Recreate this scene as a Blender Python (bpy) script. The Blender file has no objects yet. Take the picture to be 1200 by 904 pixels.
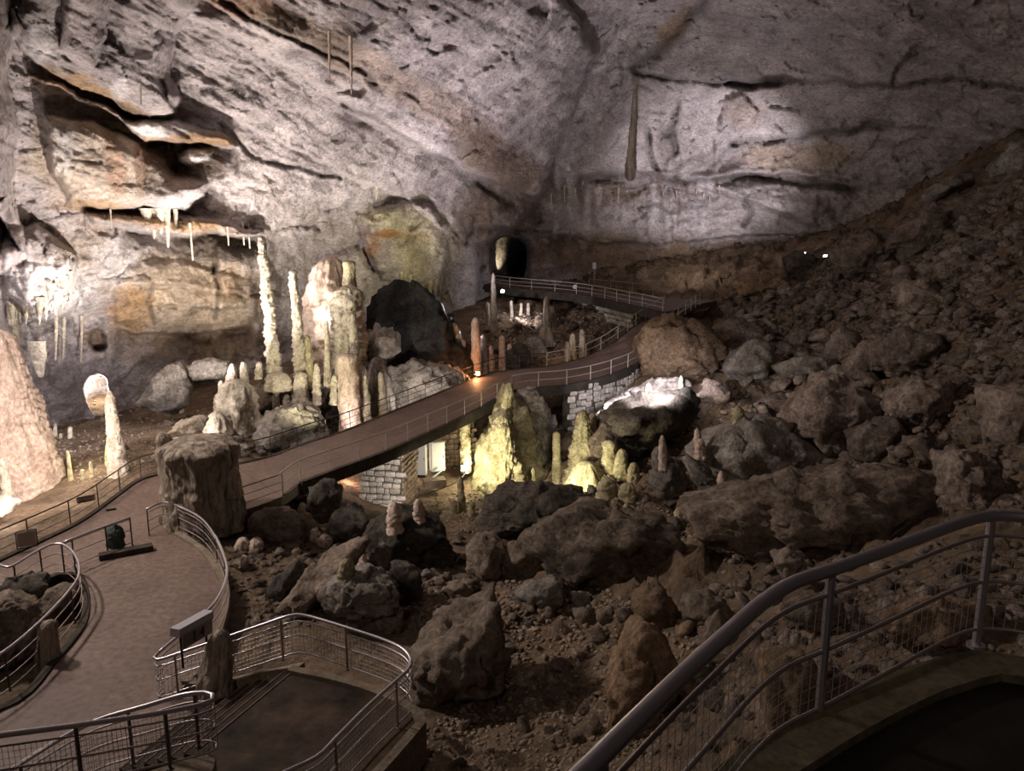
import bpy, bmesh, math, random
import numpy as np
from mathutils import Vector, Matrix
random.seed(7); RNG = np.random.default_rng(7)
SC = bpy.context.scene; COL = SC.collection

# ------------------------------------------------------------------ camera
H = 11.0; PITCH = math.radians(11.0); FPX = 900.0
SP, CP = math.sin(PITCH), math.cos(PITCH)
cam_data = bpy.data.cameras.new('camera'); cam = bpy.data.objects.new('camera', cam_data); COL.objects.link(cam)
cam.location = (0, 0, H); cam.rotation_euler = (math.radians(90) - PITCH, 0, 0)
cam_data.sensor_fit = 'HORIZONTAL'; cam_data.sensor_width = 36.0
cam_data.lens = 36.0 * FPX / 1200.0
cam_data.clip_end = 500; cam_data.clip_start = 0.05
SC.camera = cam

# ------------------------------------------------------------------ world, exposure
w = bpy.data.worlds.new('world'); SC.world = w; w.use_nodes = True
w.node_tree.nodes['Background'].inputs[0].default_value = (0.62, 0.5, 0.5, 1)
w.node_tree.nodes['Background'].inputs[1].default_value = 0.022
SC.view_settings.view_transform = 'Standard'; SC.view_settings.look = 'None'
SC.view_settings.exposure = 0.18; SC.view_settings.gamma = 1.0
SC.view_settings.use_curve_mapping = False

def at(px, py, d):
    """point of the cave seen in direction (px, py) at depth d metres"""
    v = (452 - py) / FPX
    return Vector(((px - 600) / FPX * d, d * (CP + v * SP), H + d * (-SP + v * CP)))
def at_z(px, py, z):
    v = (452 - py) / FPX
    return at(px, py, (z - H) / (-SP + v * CP))
def depth_of(p): return p[1] * CP - (p[2] - H) * SP

WARM = (1.0, 0.80, 0.56); NEUT = (1.0, 0.91, 0.84); COOL = (0.93, 0.88, 0.98); VIOL = (0.93, 0.85, 0.97)
YEL = (1.0, 0.93, 0.62); ORA = (1.0, 0.42, 0.16)
def light(name, kind, loc, power, col, size=0.3, target=None, angle=120, blend=0.6):
    l = bpy.data.lights.new(name, kind); l.energy = power; l.color = col
    o = bpy.data.objects.new(name, l); COL.objects.link(o); o.location = loc
    if kind == 'AREA': l.shape = 'DISK'; l.size = size
    else: l.shadow_soft_size = size
    if kind == 'SPOT': l.spot_size = math.radians(angle); l.spot_blend = blend
    if target is not None:
        o.rotation_euler = (Vector(target) - Vector(loc)).to_track_quat('-Z', 'Y').to_euler()
    return o
# floodlights of the cave: (name, direction px, py, depth, aimed px, py, depth, watts, colour, size, cone)
FLOODS = [
 ('flood_left_wall', 190, 470, 42, 200, 150, 50, 15000, NEUT, .3, 130),
 ('flood_left_low', 88, 500, 37, 60, 330, 46, 2300, COOL, .3, 150),
 ('flood_bank', 284, 405, 50.5, 330, 110, 51, 11000, NEUT, .3, 120),
 ('flood_block', 478, 492, 50, 500, 425, 60, 1700, NEUT, .3, 80),
 ('flood_bulge', 520, 326, 61, 472, 280, 64, 1700, YEL, .2, 130),
 ('flood_slab', 540, 372, 62, 420, 100, 52, 5200, COOL, .3, 120),
 ('flood_centre', 545, 405, 62, 500, 60, 60, 9500, VIOL, .3, 140),
 ('flood_right_wall', 905, 296, 72, 835, 190, 84, 14000, COOL, .3, 78),
 ('flood_right_low', 790, 310, 76, 830, 235, 86, 1500, NEUT, .3, 140),
 ('flood_right_wide', 880, 310, 73, 800, 60, 70, 1300, VIOL, .4, 120),
 ('flood_right_high', 985, 262, 72, 1020, 40, 62, 150, VIOL, .4, 130),
]
for n, px, py, d, tx, ty, td, e, c, s, an in FLOODS:
    light(n, 'SPOT', at(px, py, d), e, c, s, at(tx, ty, td), an, 0.8)
light('fill_terrace', 'AREA', (-14, -22, 34), 1700, (1.0, .80, .68), 4.0, (-2, 22, 0))  # added fill light behind the camera, unseen
light('key_left', 'AREA', (-24, 25, 17), 4300, (1.0, .88, .80), 1.5, (18, 34, 2))  # added key light outside the frame at the left
light('key_back', 'AREA', (-25, 33, 16), 1100, (1.0, .86, .74), 1.5, (0, 24, -1))  # second added light outside the frame, for the foreground rocks
# ------------------------------------------------------------------ numeric noise
_perm = np.random.default_rng(3).permutation(256); _perm = np.concatenate([_perm, _perm])
_g = np.random.default_rng(4).normal(size=(256, 3)); _g /= np.linalg.norm(_g, axis=1)[:, None]
def pnoise(P):
    P = np.asarray(P, float); I = np.floor(P).astype(int); f = P - I; I &= 255
    u = f * f * f * (f * (f * 6 - 15) + 10); r = 0
    for dx in (0, 1):
        wx = u[:, 0] if dx else 1 - u[:, 0]
        for dy in (0, 1):
            wy = u[:, 1] if dy else 1 - u[:, 1]
            for dz in (0, 1):
                wz = u[:, 2] if dz else 1 - u[:, 2]
                h = _perm[(_perm[(_perm[(I[:, 0] + dx) & 255] + I[:, 1] + dy) & 255] + I[:, 2] + dz) & 255]
                g = _g[h]
                r = r + wx * wy * wz * (g[:, 0] * (f[:, 0] - dx) + g[:, 1] * (f[:, 1] - dy) + g[:, 2] * (f[:, 2] - dz))
    return r * 1.5
def fbm(P, octv=4, lac=2.1, gain=.5):
    P = np.asarray(P, float); a = 1.0; r = np.zeros(len(P)); s = 0
    for i in range(octv):
        r += a * pnoise(P + 17.3 * i); s += a; a *= gain; P = P * lac
    return r / s
def ridged(P, octv=4, lac=2.1, gain=.55):
    P = np.asarray(P, float); a = 1.0; r = np.zeros(len(P)); s = 0
    for i in range(octv):
        r += a * (1 - 2 * np.abs(pnoise(P + 9.1 * i))); s += a; a *= gain; P = P * lac
    return r / s
def sstep(x, a, b):
    t = np.clip((x - a) / (b - a), 0, 1); return t * t * (3 - 2 * t)

# ------------------------------------------------------------------ mesh helpers
def link(name, me, mat=None, parent=None, loc=None):
    o = bpy.data.objects.new(name, me); COL.objects.link(o)
    if mat is not None and me is not None and not me.materials: me.materials.append(mat)
    if parent is not None: o.parent = parent
    if loc is not None: o.location = loc
    return o
def np_mesh(name, V, Fq, smooth=True):
    V = np.asarray(V, np.float32); Fq = np.asarray(Fq, np.int32); k = Fq.shape[1]
    me = bpy.data.meshes.new(name)
    me.vertices.add(len(V)); me.vertices.foreach_set('co', V.ravel())
    me.loops.add(Fq.size); me.loops.foreach_set('vertex_index', Fq.ravel())
    me.polygons.add(len(Fq)); me.polygons.foreach_set('loop_start', np.arange(len(Fq), dtype=np.int32) * k)
    me.update(calc_edges=True)
    if smooth: me.polygons.foreach_set('use_smooth', np.ones(len(Fq), bool))
    return me
def grid_faces(nu, nv, wrap=False):
    u = np.arange(nu if wrap else nu - 1); v = np.arange(nv - 1)
    U, V = np.meshgrid(u, v, indexing='ij'); U2 = (U + 1) % nu
    return np.stack([U * nv + V, U2 * nv + V, U2 * nv + V + 1, U * nv + V + 1], -1).reshape(-1, 4)
def poly_mesh(name, V, Fs, smooth=False):
    me = bpy.data.meshes.new(name); me.from_pydata([tuple(v) for v in V], [], [tuple(f) for f in Fs])
    if smooth: me.polygons.foreach_set('use_smooth', [True] * len(me.polygons))
    me.update(); return me
class MB:
    def __init__(s): s.v = []; s.f = []
    def add(s, V, Fs):
        n = len(s.v); s.v += [tuple(p) for p in V]; s.f += [tuple(i + n for i in f) for f in Fs]
    def box(s, c, size, rz=0, ax=None):
        hx, hy, hz = [k / 2 for k in size]; R = ax if ax is not None else Matrix.Rotation(rz, 3, 'Z')
        V = [Vector(c) + R @ Vector((x * hx, y * hy, z * hz)) for x in (-1, 1) for y in (-1, 1) for z in (-1, 1)]
        s.add(V, [(0, 1, 3, 2), (4, 6, 7, 5), (0, 4, 5, 1), (2, 3, 7, 6), (0, 2, 6, 4), (1, 5, 7, 3)])
    def tube(s, pts, r, n=8, cap=True):
        pts = [Vector(p) for p in pts]; V = []; m = len(pts); Fs = []
        for i, p in enumerate(pts):
            t = (pts[min(i + 1, m - 1)] - pts[max(i - 1, 0)])
            t = t.normalized() if t.length > 1e-9 else Vector((0, 0, 1))
            a = Vector((0, 0, 1)) if abs(t.z) < .9 else Vector((1, 0, 0))
            b = t.cross(a).normalized(); c = b.cross(t)
            for k in range(n):
                q = 2 * math.pi * k / n; V.append(p + (b * math.cos(q) + c * math.sin(q)) * r)
        for i in range(m - 1):
            for k in range(n):
                Fs.append((i * n + k, i * n + (k + 1) % n, (i + 1) * n + (k + 1) % n, (i + 1) * n + k))
        if cap: Fs.append(tuple(range(n))[::-1]); Fs.append(tuple((m - 1) * n + k for k in range(n)))
        s.add(V, Fs)
    def build(s, name, mat, parent=None, smooth=False, loc=None):
        me = poly_mesh(name, s.v, s.f, smooth); return link(name, me, mat, parent, loc)
def crom(pts, step=0.4, close=False):
    P = [Vector(p) for p in pts]; out = []
    n = len(P)
    for i in range(n - 1):
        p1, p2 = P[i], P[i + 1]; p0 = P[i - 1] if i > 0 else p1 * 2 - p2; p3 = P[i + 2] if i + 2 < n else p2 * 2 - p1
        k = max(1, int((p2 - p1).length / step))
        # centripetal-ish: limit tangents to the segment's length
        L = (p2 - p1).length
        t1 = (p2 - p0); t1 = t1.normalized() * L * min(1, 1) if t1.length > 1e-6 else (p2 - p1)
        t2 = (p3 - p1); t2 = t2.normalized() * L if t2.length > 1e-6 else (p2 - p1)
        for j in range(k):
            t = j / k; a = 2*t**3 - 3*t**2 + 1; b = t**3 - 2*t**2 + t; c = -2*t**3 + 3*t**2; d = t**3 - t**2
            out.append(p1 * a + t1 * b + p2 * c + t2 * d)
    out.append(P[-1]); return out
def along(pts, s):
    for i in range(len(pts) - 1):
        L = (pts[i + 1] - pts[i]).length
        if s <= L or i == len(pts) - 2:
            return pts[i].lerp(pts[i + 1], min(1.0, s / max(L, 1e-6)))
        s -= L
def length(pts): return sum((pts[i + 1] - pts[i]).length for i in range(len(pts) - 1))
def thing(name, label, cat, loc=(0, 0, 0), group=None):
    o = bpy.data.objects.new(name, None); COL.objects.link(o); o.location = loc; o.empty_display_size = .2
    o['label'] = label; o['category'] = cat
    if group: o['group'] = group
    return o
def tag(o, label, cat, group=None):
    o['label'] = label; o['category'] = cat
    if group: o['group'] = group
    return o
def struct(o): o['kind'] = 'structure'; return o

# ------------------------------------------------------------------ materials
def mat_new(name):
    m = bpy.data.materials.new(name); m.use_nodes = True; nt = m.node_tree; b = nt.nodes['Principled BSDF']
    return m, nt, b
def N(nt, t, **kw):
    n = nt.nodes.new(t)
    for k, v in kw.items(): setattr(n, k, v)
    return n
def rock_mat(name, c1, c2, c3=None, scale=.6, bump=.6, dist=.12, rough=.9, attr=False, vary=.35, stretch=(1, 1, 1), spec=.25, fine=6.0, coord='Object', facet=0, grit=.35):
    m, nt, b = mat_new(name); L = nt.links.new
    tc = N(nt, 'ShaderNodeTexCoord'); mp = N(nt, 'ShaderNodeMapping'); mp.inputs['Scale'].default_value = stretch
    if coord == 'Object': L(tc.outputs['Object'], mp.inputs['Vector'])
    elif coord == 'A':
        at_ = N(nt, 'ShaderNodeAttribute', attribute_name='strata'); L(at_.outputs['Vector'], mp.inputs['Vector'])
    else:
        ge = N(nt, 'ShaderNodeNewGeometry'); L(ge.outputs['Position'], mp.inputs['Vector'])
    n1 = N(nt, 'ShaderNodeTexNoise'); n1.inputs['Scale'].default_value = scale; n1.inputs['Detail'].default_value = 10; n1.inputs['Roughness'].default_value = .62
    n2 = N(nt, 'ShaderNodeTexNoise'); n2.inputs['Scale'].default_value = scale * fine; n2.inputs['Detail'].default_value = 12; n2.inputs['Roughness'].default_value = .7
    L(mp.outputs[0], n1.inputs['Vector']); L(mp.outputs[0], n2.inputs['Vector'])
    r = N(nt, 'ShaderNodeValToRGB'); e = r.color_ramp.elements
    e[0].position = .36; e[0].color = (*c1, 1); e[1].position = .64; e[1].color = (*c2, 1)
    if c3: q = r.color_ramp.elements.new(.5); q.color = (*c3, 1)
    L(n1.outputs[0], r.inputs[0])
    mx = N(nt, 'ShaderNodeMix', data_type='RGBA', blend_type='MULTIPLY'); mx.inputs[0].default_value = 1
    r2 = N(nt, 'ShaderNodeValToRGB'); f = r2.color_ramp.elements; f[0].position = .32; f[0].color = (.5, .46, .42, 1); f[1].position = .62; f[1].color = (1.12, 1.1, 1.08, 1)
    L(n2.outputs[0], r2.inputs[0])
    src = r.outputs[0]
    if attr:
        va = N(nt, 'ShaderNodeVertexColor', layer_name='tint'); m0 = N(nt, 'ShaderNodeMix', data_type='RGBA', blend_type='MULTIPLY'); m0.inputs[0].default_value = 1
        L(va.outputs[0], m0.inputs[6]); L(r.outputs[0], m0.inputs[7]); src = m0.outputs[2]
    L(src, mx.inputs[6]); L(r2.outputs[0], mx.inputs[7])
    out = mx.outputs[2]
    if vary:
        oi = N(nt, 'ShaderNodeObjectInfo'); mr = N(nt, 'ShaderNodeMapRange'); mr.inputs[3].default_value = 1 - vary; mr.inputs[4].default_value = 1 + vary * .6
        L(oi.outputs['Random'], mr.inputs[0]); m2 = N(nt, 'ShaderNodeVectorMath', operation='SCALE'); L(out, m2.inputs[0]); L(mr.outputs[0], m2.inputs['Scale']); out = m2.outputs[0]
    L(out, b.inputs['Base Color']); b.inputs['Roughness'].default_value = rough; b.inputs['Specular IOR Level'].default_value = spec
    ad = N(nt, 'ShaderNodeMath', operation='ADD')
    mu = N(nt, 'ShaderNodeMath', operation='MULTIPLY'); mu.inputs[1].default_value = .45 if not facet else grit; L(n2.outputs[0], mu.inputs[0]); L(mu.outputs[0], ad.inputs[1])
    if facet:
        # chipped faces: each cell is a small plane with its own slope
        dn = N(nt, 'ShaderNodeTexNoise'); dn.inputs['Scale'].default_value = facet * 1.3; dn.inputs['Detail'].default_value = 3; L(mp.outputs[0], dn.inputs['Vector'])
        ds = N(nt, 'ShaderNodeVectorMath', operation='SCALE'); ds.inputs['Scale'].default_value = .35 / facet; L(dn.outputs[1], ds.inputs[0])
        da = N(nt, 'ShaderNodeVectorMath', operation='ADD'); L(mp.outputs[0], da.inputs[0]); L(ds.outputs[0], da.inputs[1]); prev = None
        for sc, wt in ((facet, 1.0), (facet * 3.3, .42)):
            vo = N(nt, 'ShaderNodeTexVoronoi'); vo.inputs['Scale'].default_value = sc; L(da.outputs[0], vo.inputs['Vector'])
            sb = N(nt, 'ShaderNodeVectorMath', operation='SUBTRACT'); L(da.outputs[0], sb.inputs[0]); L(vo.outputs['Position'], sb.inputs[1])
            cs = N(nt, 'ShaderNodeVectorMath', operation='SUBTRACT'); L(vo.outputs['Color'], cs.inputs[0]); cs.inputs[1].default_value = (.5, .5, .5)
            dt = N(nt, 'ShaderNodeVectorMath', operation='DOT_PRODUCT'); L(sb.outputs[0], dt.inputs[0]); L(cs.outputs[0], dt.inputs[1])
            ml = N(nt, 'ShaderNodeMath', operation='MULTIPLY'); ml.inputs[1].default_value = wt * facet * 1.6; L(dt.outputs['Value'], ml.inputs[0])
            if prev is None: prev = ml.outputs[0]
            else:
                a2 = N(nt, 'ShaderNodeMath', operation='ADD'); L(prev, a2.inputs[0]); L(ml.outputs[0], a2.inputs[1]); prev = a2.outputs[0]
        a3 = N(nt, 'ShaderNodeMath', operation='ADD'); L(prev, a3.inputs[0]); m5 = N(nt, 'ShaderNodeMath', operation='MULTIPLY'); m5.inputs[1].default_value = .5; L(n1.outputs[0], m5.inputs[0]); L(m5.outputs[0], a3.inputs[1])
        L(a3.outputs[0], ad.inputs[0])
    else: L(n1.outputs[0], ad.inputs[0])
    bp = N(nt, 'ShaderNodeBump'); bp.inputs['Strength'].default_value = bump; bp.inputs['Distance'].default_value = dist
    L(ad.outputs[0], bp.inputs['Height']); L(bp.outputs[0], b.inputs['Normal'])
    return m
def plain(name, col, rough=.5, metal=0.0, emit=0, spec=.5):
    m, nt, b = mat_new(name); b.inputs['Base Color'].default_value = (*col, 1); b.inputs['Roughness'].default_value = rough
    b.inputs['Metallic'].default_value = metal; b.inputs['Specular IOR Level'].default_value = spec
    n = N(nt, 'ShaderNodeTexNoise'); n.inputs['Scale'].default_value = 14; mr = N(nt, 'ShaderNodeMapRange'); mr.inputs[3].default_value = max(0, rough - .12); mr.inputs[4].default_value = min(1, rough + .12)
    nt.links.new(n.outputs[0], mr.inputs[0]); nt.links.new(mr.outputs[0], b.inputs['Roughness'])
    if emit: b.inputs['Emission Color'].default_value = (*col, 1); b.inputs['Emission Strength'].default_value = emit
    return m
M = {}
M['shell'] = rock_mat('cave_wall_rock', (.72, .72, .72), (1.08, 1.08, 1.08), scale=.5, bump=1.0, dist=.36, attr=True, vary=0, fine=9, coord='P', facet=1.1, grit=.6, stretch=(.8, .8, 1.15))
M['ground'] = rock_mat('earthy_ground', (.13, .092, .06), (.27, .195, .135), scale=.5, bump=1.0, dist=.3, vary=0, fine=9, coord='P', facet=1.5, grit=.6)
M['boulder'] = rock_mat('tan_boulder', (.15, .115, .09), (.36, .29, .235), scale=.7, bump=1.0, dist=.26, facet=1.5, grit=.55, fine=8)
M['slope'] = rock_mat('slope_rock', (.17, .13, .11), (.40, .33, .285), scale=.8, bump=1.0, dist=.26, facet=1.7, grit=.55, fine=8)
M['grey'] = rock_mat('grey_boulder', (.17, .15, .135), (.44, .40, .36), scale=.6, bump=1.0, dist=.30, facet=1.3, grit=.55, fine=8)
M['orange'] = rock_mat('ochre_boulder', (.19, .125, .08), (.37, .26, .17), scale=.7, bump=1.0, dist=.2, facet=2.2, grit=.6, fine=8)
M['dark'] = rock_mat('dark_boulder', (.05, .045, .038), (.17, .145, .12), scale=.7, bump=1.0, dist=.28, facet=1.4, grit=.5, fine=8)
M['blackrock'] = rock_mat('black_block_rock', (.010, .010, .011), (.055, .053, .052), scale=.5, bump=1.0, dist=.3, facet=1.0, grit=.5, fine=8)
M['pebble'] = rock_mat('rubble_stone', (.17, .13, .095), (.33, .26, .20), scale=1.2, bump=.7, dist=.08, coord='P', vary=0)
M['flow'] = rock_mat('pale_flowstone', (.46, .40, .31), (.74, .69, .59), scale=1.2, bump=1.0, dist=.13, rough=.55, spec=.4, vary=.15, facet=3.2, grit=.5)
M['flowpink'] = rock_mat('pink_flowstone', (.44, .33, .27), (.70, .58, .50), scale=1.2, bump=1.0, dist=.11, rough=.55, spec=.4, vary=.1, facet=2.6, grit=.5, stretch=(1.2, 1.2, .8))
M['flowyel'] = rock_mat('yellow_flowstone', (.27, .235, .13), (.60, .54, .36), scale=1.5, bump=1.0, dist=.13, rough=.6, vary=.15, facet=3.4, grit=.5)
M['flowbrown'] = rock_mat('brown_flowstone', (.19, .155, .125), (.50, .42, .34), scale=1.3, bump=1, dist=.2, rough=.7, stretch=(2.6, 2.6, .35), vary=.15, facet=1.6)
M['blackfloor'] = rock_mat('black_wet_floor', (.008, .007, .005), (.02, .017, .013), scale=.8, bump=.15, dist=.02, rough=.6, vary=0, coord='P')
M['darkcurb'] = rock_mat('olive_concrete_kerb', (.07, .058, .034), (.13, .11, .07), scale=2, bump=.3, dist=.02, vary=0)
M['path'] = rock_mat('brown_path_screed', (.125, .083, .068), (.175, .12, .10), scale=.5, bump=.15, dist=.02, rough=.65, vary=0, fine=10, coord='P', spec=.35)
M['landing'] = rock_mat('wet_dark_concrete', (.008, .006, .004), (.085, .058, .04), scale=.5, bump=.15, dist=.02, rough=.75, vary=0, fine=5, coord='P', spec=.12)
M['curb'] = rock_mat('pale_concrete_curb', (.15, .12, .09), (.25, .20, .155), scale=2, bump=.3, dist=.02, vary=0)
M['deck'] = rock_mat('dark_bridge_edge', (.03, .024, .02), (.06, .05, .04), scale=2, bump=.2, dist=.02, vary=0)
M['steel'] = plain('brushed_steel_rail', (.44, .41, .44), .36, .85)
M['rust'] = plain('weathered_steel_rail', (.30, .25, .24), .45, .7)
M['darksteel'] = plain('dark_steel_rail', (.07, .06, .055), .5, .6)
M['farsteel'] = plain('pale_painted_rail', (.42, .38, .34), .5, .3)
M['wire'] = plain('wire_mesh_steel', (.22, .19, .18), .5, .6)
M['stone'] = rock_mat('masonry_stone', (.34, .31, .28), (.62, .58, .52), scale=1.5, bump=.8, dist=.06, vary=.35)
M['stonebrown'] = rock_mat('brown_masonry_stone', (.16, .11, .08), (.32, .24, .17), scale=1.5, bump=.8, dist=.06, vary=.35)
M['mortar'] = rock_mat('dark_mortar', (.05, .045, .04), (.11, .1, .085), scale=3, bump=.5, dist=.03, vary=0)
M['white'] = plain('white_painted_metal', (.62, .62, .58), .5)
M['signgrey'] = plain('pale_grey_sign', (.42, .40, .44), .45)
M['black'] = plain('black_print', (.01, .01, .01), .6)
M['lamp'] = plain('lamp_glass', (1, .97, .9), .3, 0, 40)
M['lampo'] = plain('orange_lamp_glass', (1, .5, .2), .3, 0, 25)
M['lampbody'] = plain('black_lamp_housing', (.02, .02, .02), .5)
def chips(Q, cell, seed):
    """piecewise planar relief: every cell of the rock is a small tilted plane"""
    Q = np.asarray(Q, float) / cell; I = np.floor(Q).astype(int); best = np.full(len(Q), 1e9); val = np.zeros(len(Q))
    for dx in (-1, 0, 1):
        for dy in (-1, 0, 1):
            for dz in (-1, 0, 1):
                J = I + np.array([dx, dy, dz]); h = _perm[(_perm[(_perm[(J[:, 0] + seed) & 255] + J[:, 1]) & 255] + J[:, 2]) & 255]
                c = J + .5 + .45 * _g[h]; df = Q - c; d2 = (df ** 2).sum(1); m = d2 < best
                best = np.where(m, d2, best); val = np.where(m, (df * _g[(h + 77) & 255]).sum(1), val)
    return val
# ------------------------------------------------------------------ thin plate spline
def tps_fit(X, z, lam=0.02):
    X = np.asarray(X, float); n = len(X); sc = X.std(); Xn = X / sc
    r = np.linalg.norm(Xn[:, None] - Xn[None], axis=-1); K = np.where(r > 0, r * r * np.log(r + 1e-12), 0) + lam * np.eye(n)
    Pm = np.c_[np.ones(n), Xn]; A = np.zeros((n + 3, n + 3)); A[:n, :n] = K; A[:n, n:] = Pm; A[n:, :n] = Pm.T
    s = np.linalg.solve(A, np.r_[z, 0, 0, 0])
    def f(Q):
        Q = np.asarray(Q, float) / sc; out = np.empty(len(Q))
        for i in range(0, len(Q), 20000):
            q = Q[i:i + 20000]; r = np.linalg.norm(q[:, None] - Xn[None], axis=-1)
            out[i:i + 20000] = np.where(r > 0, r * r * np.log(r + 1e-12), 0) @ s[:n] + s[n] + q @ s[n + 1:]
        return out
    return f
# ------------------------------------------------------------------ ground of the cave
GP = [(30,580,36),(100,540,37.5),(180,520,41),(100,515,43),(70,505,48),(110,494,54),(150,492,56),(210,486,56),(60,500,52),(260,500,47),(300,520,44),
 (400,480,55),(350,440,60),(500,420,64),(560,420,64),(600,420,65),(650,400,69),(650,370,76),(720,380,76),(600,380,72),
 (800,340,80),(880,330,78),(850,300,86),(940,297,80),(1000,270,75),(1100,210,65),(1200,170,58),(1290,150,52),
 (1200,260,48),(1100,300,55),(1000,330,62),(900,370,66),(850,400,62),(800,430,58),(760,440,56),(1000,400,52),(1100,380,46),(1200,350,40),
 (1200,450,30),(1100,470,34),(1000,480,40),(900,470,48),(850,520,42),(780,520,46),(700,560,44),(640,590,42),(550,600,41),
 (480,600,43),(480,570,47),(550,560,49.5),(600,570,48),(430,570,46),(410,575,45),(900,600,32),(1000,600,28),(1100,600,24),(1200,600,19),
 (1150,650,17.5),(1050,680,17),(950,700,18),(850,700,22),(800,650,27),(700,650,31),(600,650,33),(500,650,33),(400,640,33),(330,620,32),
 (300,680,27),(400,720,24),(500,740,22.5),(600,740,23.5),(600,820,19),(700,800,19),(700,880,16),(500,880,16.5),(800,800,16.5),(900,800,13.5),
 (800,900,13),(1000,740,14),(1150,730,12.5),(1250,700,13),(640,470,60),(570,500,56),(700,500,52)]
gx = [tuple(at(*p)) for p in GP]
gx += [tuple(at_z(a, b, -.35)) for a, b in [(40,720),(100,800),(-60,860),(150,700),(0,650),(200,600),(240,560),(60,620),(230,760),(260,800),(320,830),(420,850),(-200,700),(-300,560),(285,600)]]
gx += [(-12, 0, -.5), (0, 5, 1.5), (10, 0, 3), (30, 0, 5), (40, 20, 8), (45, 40, 12), (55, 60, 20), (-45, 30, 0), (-55, 60, 3), (0, 100, 6), (40, 95, 12), (-40, 90, 3)]
gx = np.array(gx); _gf = tps_fit(gx[:, :2], gx[:, 2], .01)
def ground_np(XY):
    XY = np.asarray(XY, float); z = _gf(XY); P = np.c_[XY, np.zeros(len(XY))]
    x, y = XY[:, 0], XY[:, 1]
    amp = sstep(x, -6, 1) * .8 + .2
    am2 = sstep(x, -4, 4) * sstep(y, 17, 24)
    Pw = P + .6 * np.c_[fbm(P * .5, 2), fbm(P * .5 + 40, 2), 0 * x]
    z = z + amp * (.35 * fbm(P * .28, 3) + .14 * fbm(P * 1.1, 3)) + am2 * (1.0 * chips(Pw + 3, 2.6, 1) + .55 * chips(Pw + 9, 1.1, 2)) + (1 - am2) * amp * .25 * chips(Pw, .9, 4)
    return z
def ground(x, y): return float(ground_np([[x, y]])[0])
_DS = np.linspace(3, 110, 900)
def hit(px, py):
    """depth at which the direction (px, py) meets the ground"""
    v = (452 - py) / FPX
    P = np.c_[(px - 600) / FPX * _DS, _DS * (CP + v * SP), H + _DS * (-SP + v * CP)]
    g = P[:, 2] < ground_np(P[:, :2]); g &= _DS > 9
    i = int(np.argmax(g)); return float(_DS[i]) if g.any() else 60.0
gxs = np.concatenate([np.arange(-70, -30, .8), np.arange(-30, 40, .26), np.arange(40, 72, .8)])
gys = np.concatenate([np.arange(1, 60, .26), np.arange(60, 105, .5)])
GX, GY = np.meshgrid(gxs, gys, indexing='ij'); XY = np.c_[GX.ravel(), GY.ravel()]
me = np_mesh('floor', np.c_[XY, ground_np(XY)], grid_faces(len(gxs), len(gys)))
o = struct(link('floor', me, M['ground']))

# ------------------------------------------------------------------ cave shell, as azimuth / elevation relief around the hall
SPt = [(-400,0,22),(-400,300,26),(-400,560,28),(-150,0,30),(-150,250,34),(-150,560,36),(0,-20,36),(0,120,40),(0,260,44),(0,400,47),(0,600,44),
 (120,0,42),(120,150,46),(120,300,50),(120,450,56),(120,600,60),(250,0,42),(250,150,50),(250,300,56),(250,450,62),(250,600,66),
 (400,-20,42),(400,120,54),(400,250,64),(400,380,68),(400,600,70),(520,0,46),(520,120,60),(520,230,72),(520,330,76),(520,600,80),
 (640,-20,50),(640,100,66),(640,200,80),(640,300,86),(640,600,90),(760,-20,54),(760,80,74),(760,180,86),(760,300,88),(760,600,92),
 (900,-20,54),(900,80,72),(900,180,84),(900,300,86),(900,600,90),(1050,-20,50),(1050,90,64),(1050,200,78),(1050,300,84),(1050,600,88),
 (1200,-20,44),(1200,110,56),(1200,200,68),(1200,300,74),(1200,600,80),(1450,0,34),(1450,200,44),(1450,500,50),(1750,0,24),(1750,250,28),(1750,500,30),
 (100,-300,26),(500,-300,30),(900,-300,30),(1300,-300,26),(-400,-300,16),(1750,-300,18),(100,-600,18),(600,-600,20),(1100,-600,20),(-400,-600,14),(1750,-600,15)]
SA = np.array(SPt, float); _sf = tps_fit(SA[:, :2], SA[:, 2], .01)
def arange2(bp): return np.unique(np.concatenate([np.arange(a, b, s) for a, b, s in bp]))
us = arange2([(-500, -60, 14), (-60, 1260, 2.1), (1260, 1850, 14)]); vs = arange2([(-650, -40, 14), (-40, 500, 2.1), (500, 640, 8)])
U, V_ = np.meshgrid(us, vs, indexing='ij'); u = U.ravel(); v = V_.ravel()
D = _sf(np.c_[u, v])
Wn = np.c_[u * .02, v * .02, np.zeros(len(u))]
wu = u + 7 * fbm(Wn * 1.5, 4); wv = v + 7 * fbm(Wn * 1.5 + 50, 4)     # ragged outlines
def ledge(pts, step, below, lip=0, above=12):
    """a shelf or overhang: the wall under the line steps back by `step`, the lip above it stands proud by `lip`"""
    global D
    xs = np.array([p[0] for p in pts], float); ys = np.array([p[1] for p in pts], float)
    yl = np.interp(wu, xs, ys); s = wv - yl
    m = sstep(wu, xs[0] - 3, xs[0] + 14) * (1 - sstep(wu, xs[-1] - 14, xs[-1] + 3))
    D = D + m * np.where(s > 0, step * sstep(s, 0, 3.5) * np.exp(-s / below), 0) - m * np.where(s <= 0, lip * np.exp(s / above), lip * np.exp(-s / 2.0))
def bump(cx, cy, rx, ry, amt, rot=0, hard=1.0):
    """a rounded mass that stands proud (amt > 0) or a hollow (amt < 0)"""
    global D
    c, s = math.cos(rot), math.sin(rot); a = ((wu - cx) * c + (wv - cy) * s) / rx; b = (-(wu - cx) * s + (wv - cy) * c) / ry
    q = a * a + b * b
    D = D - amt * (np.sqrt(np.clip(1 - q, 0, 1)) if hard == 1 else np.exp(-q * 1.5))
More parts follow.
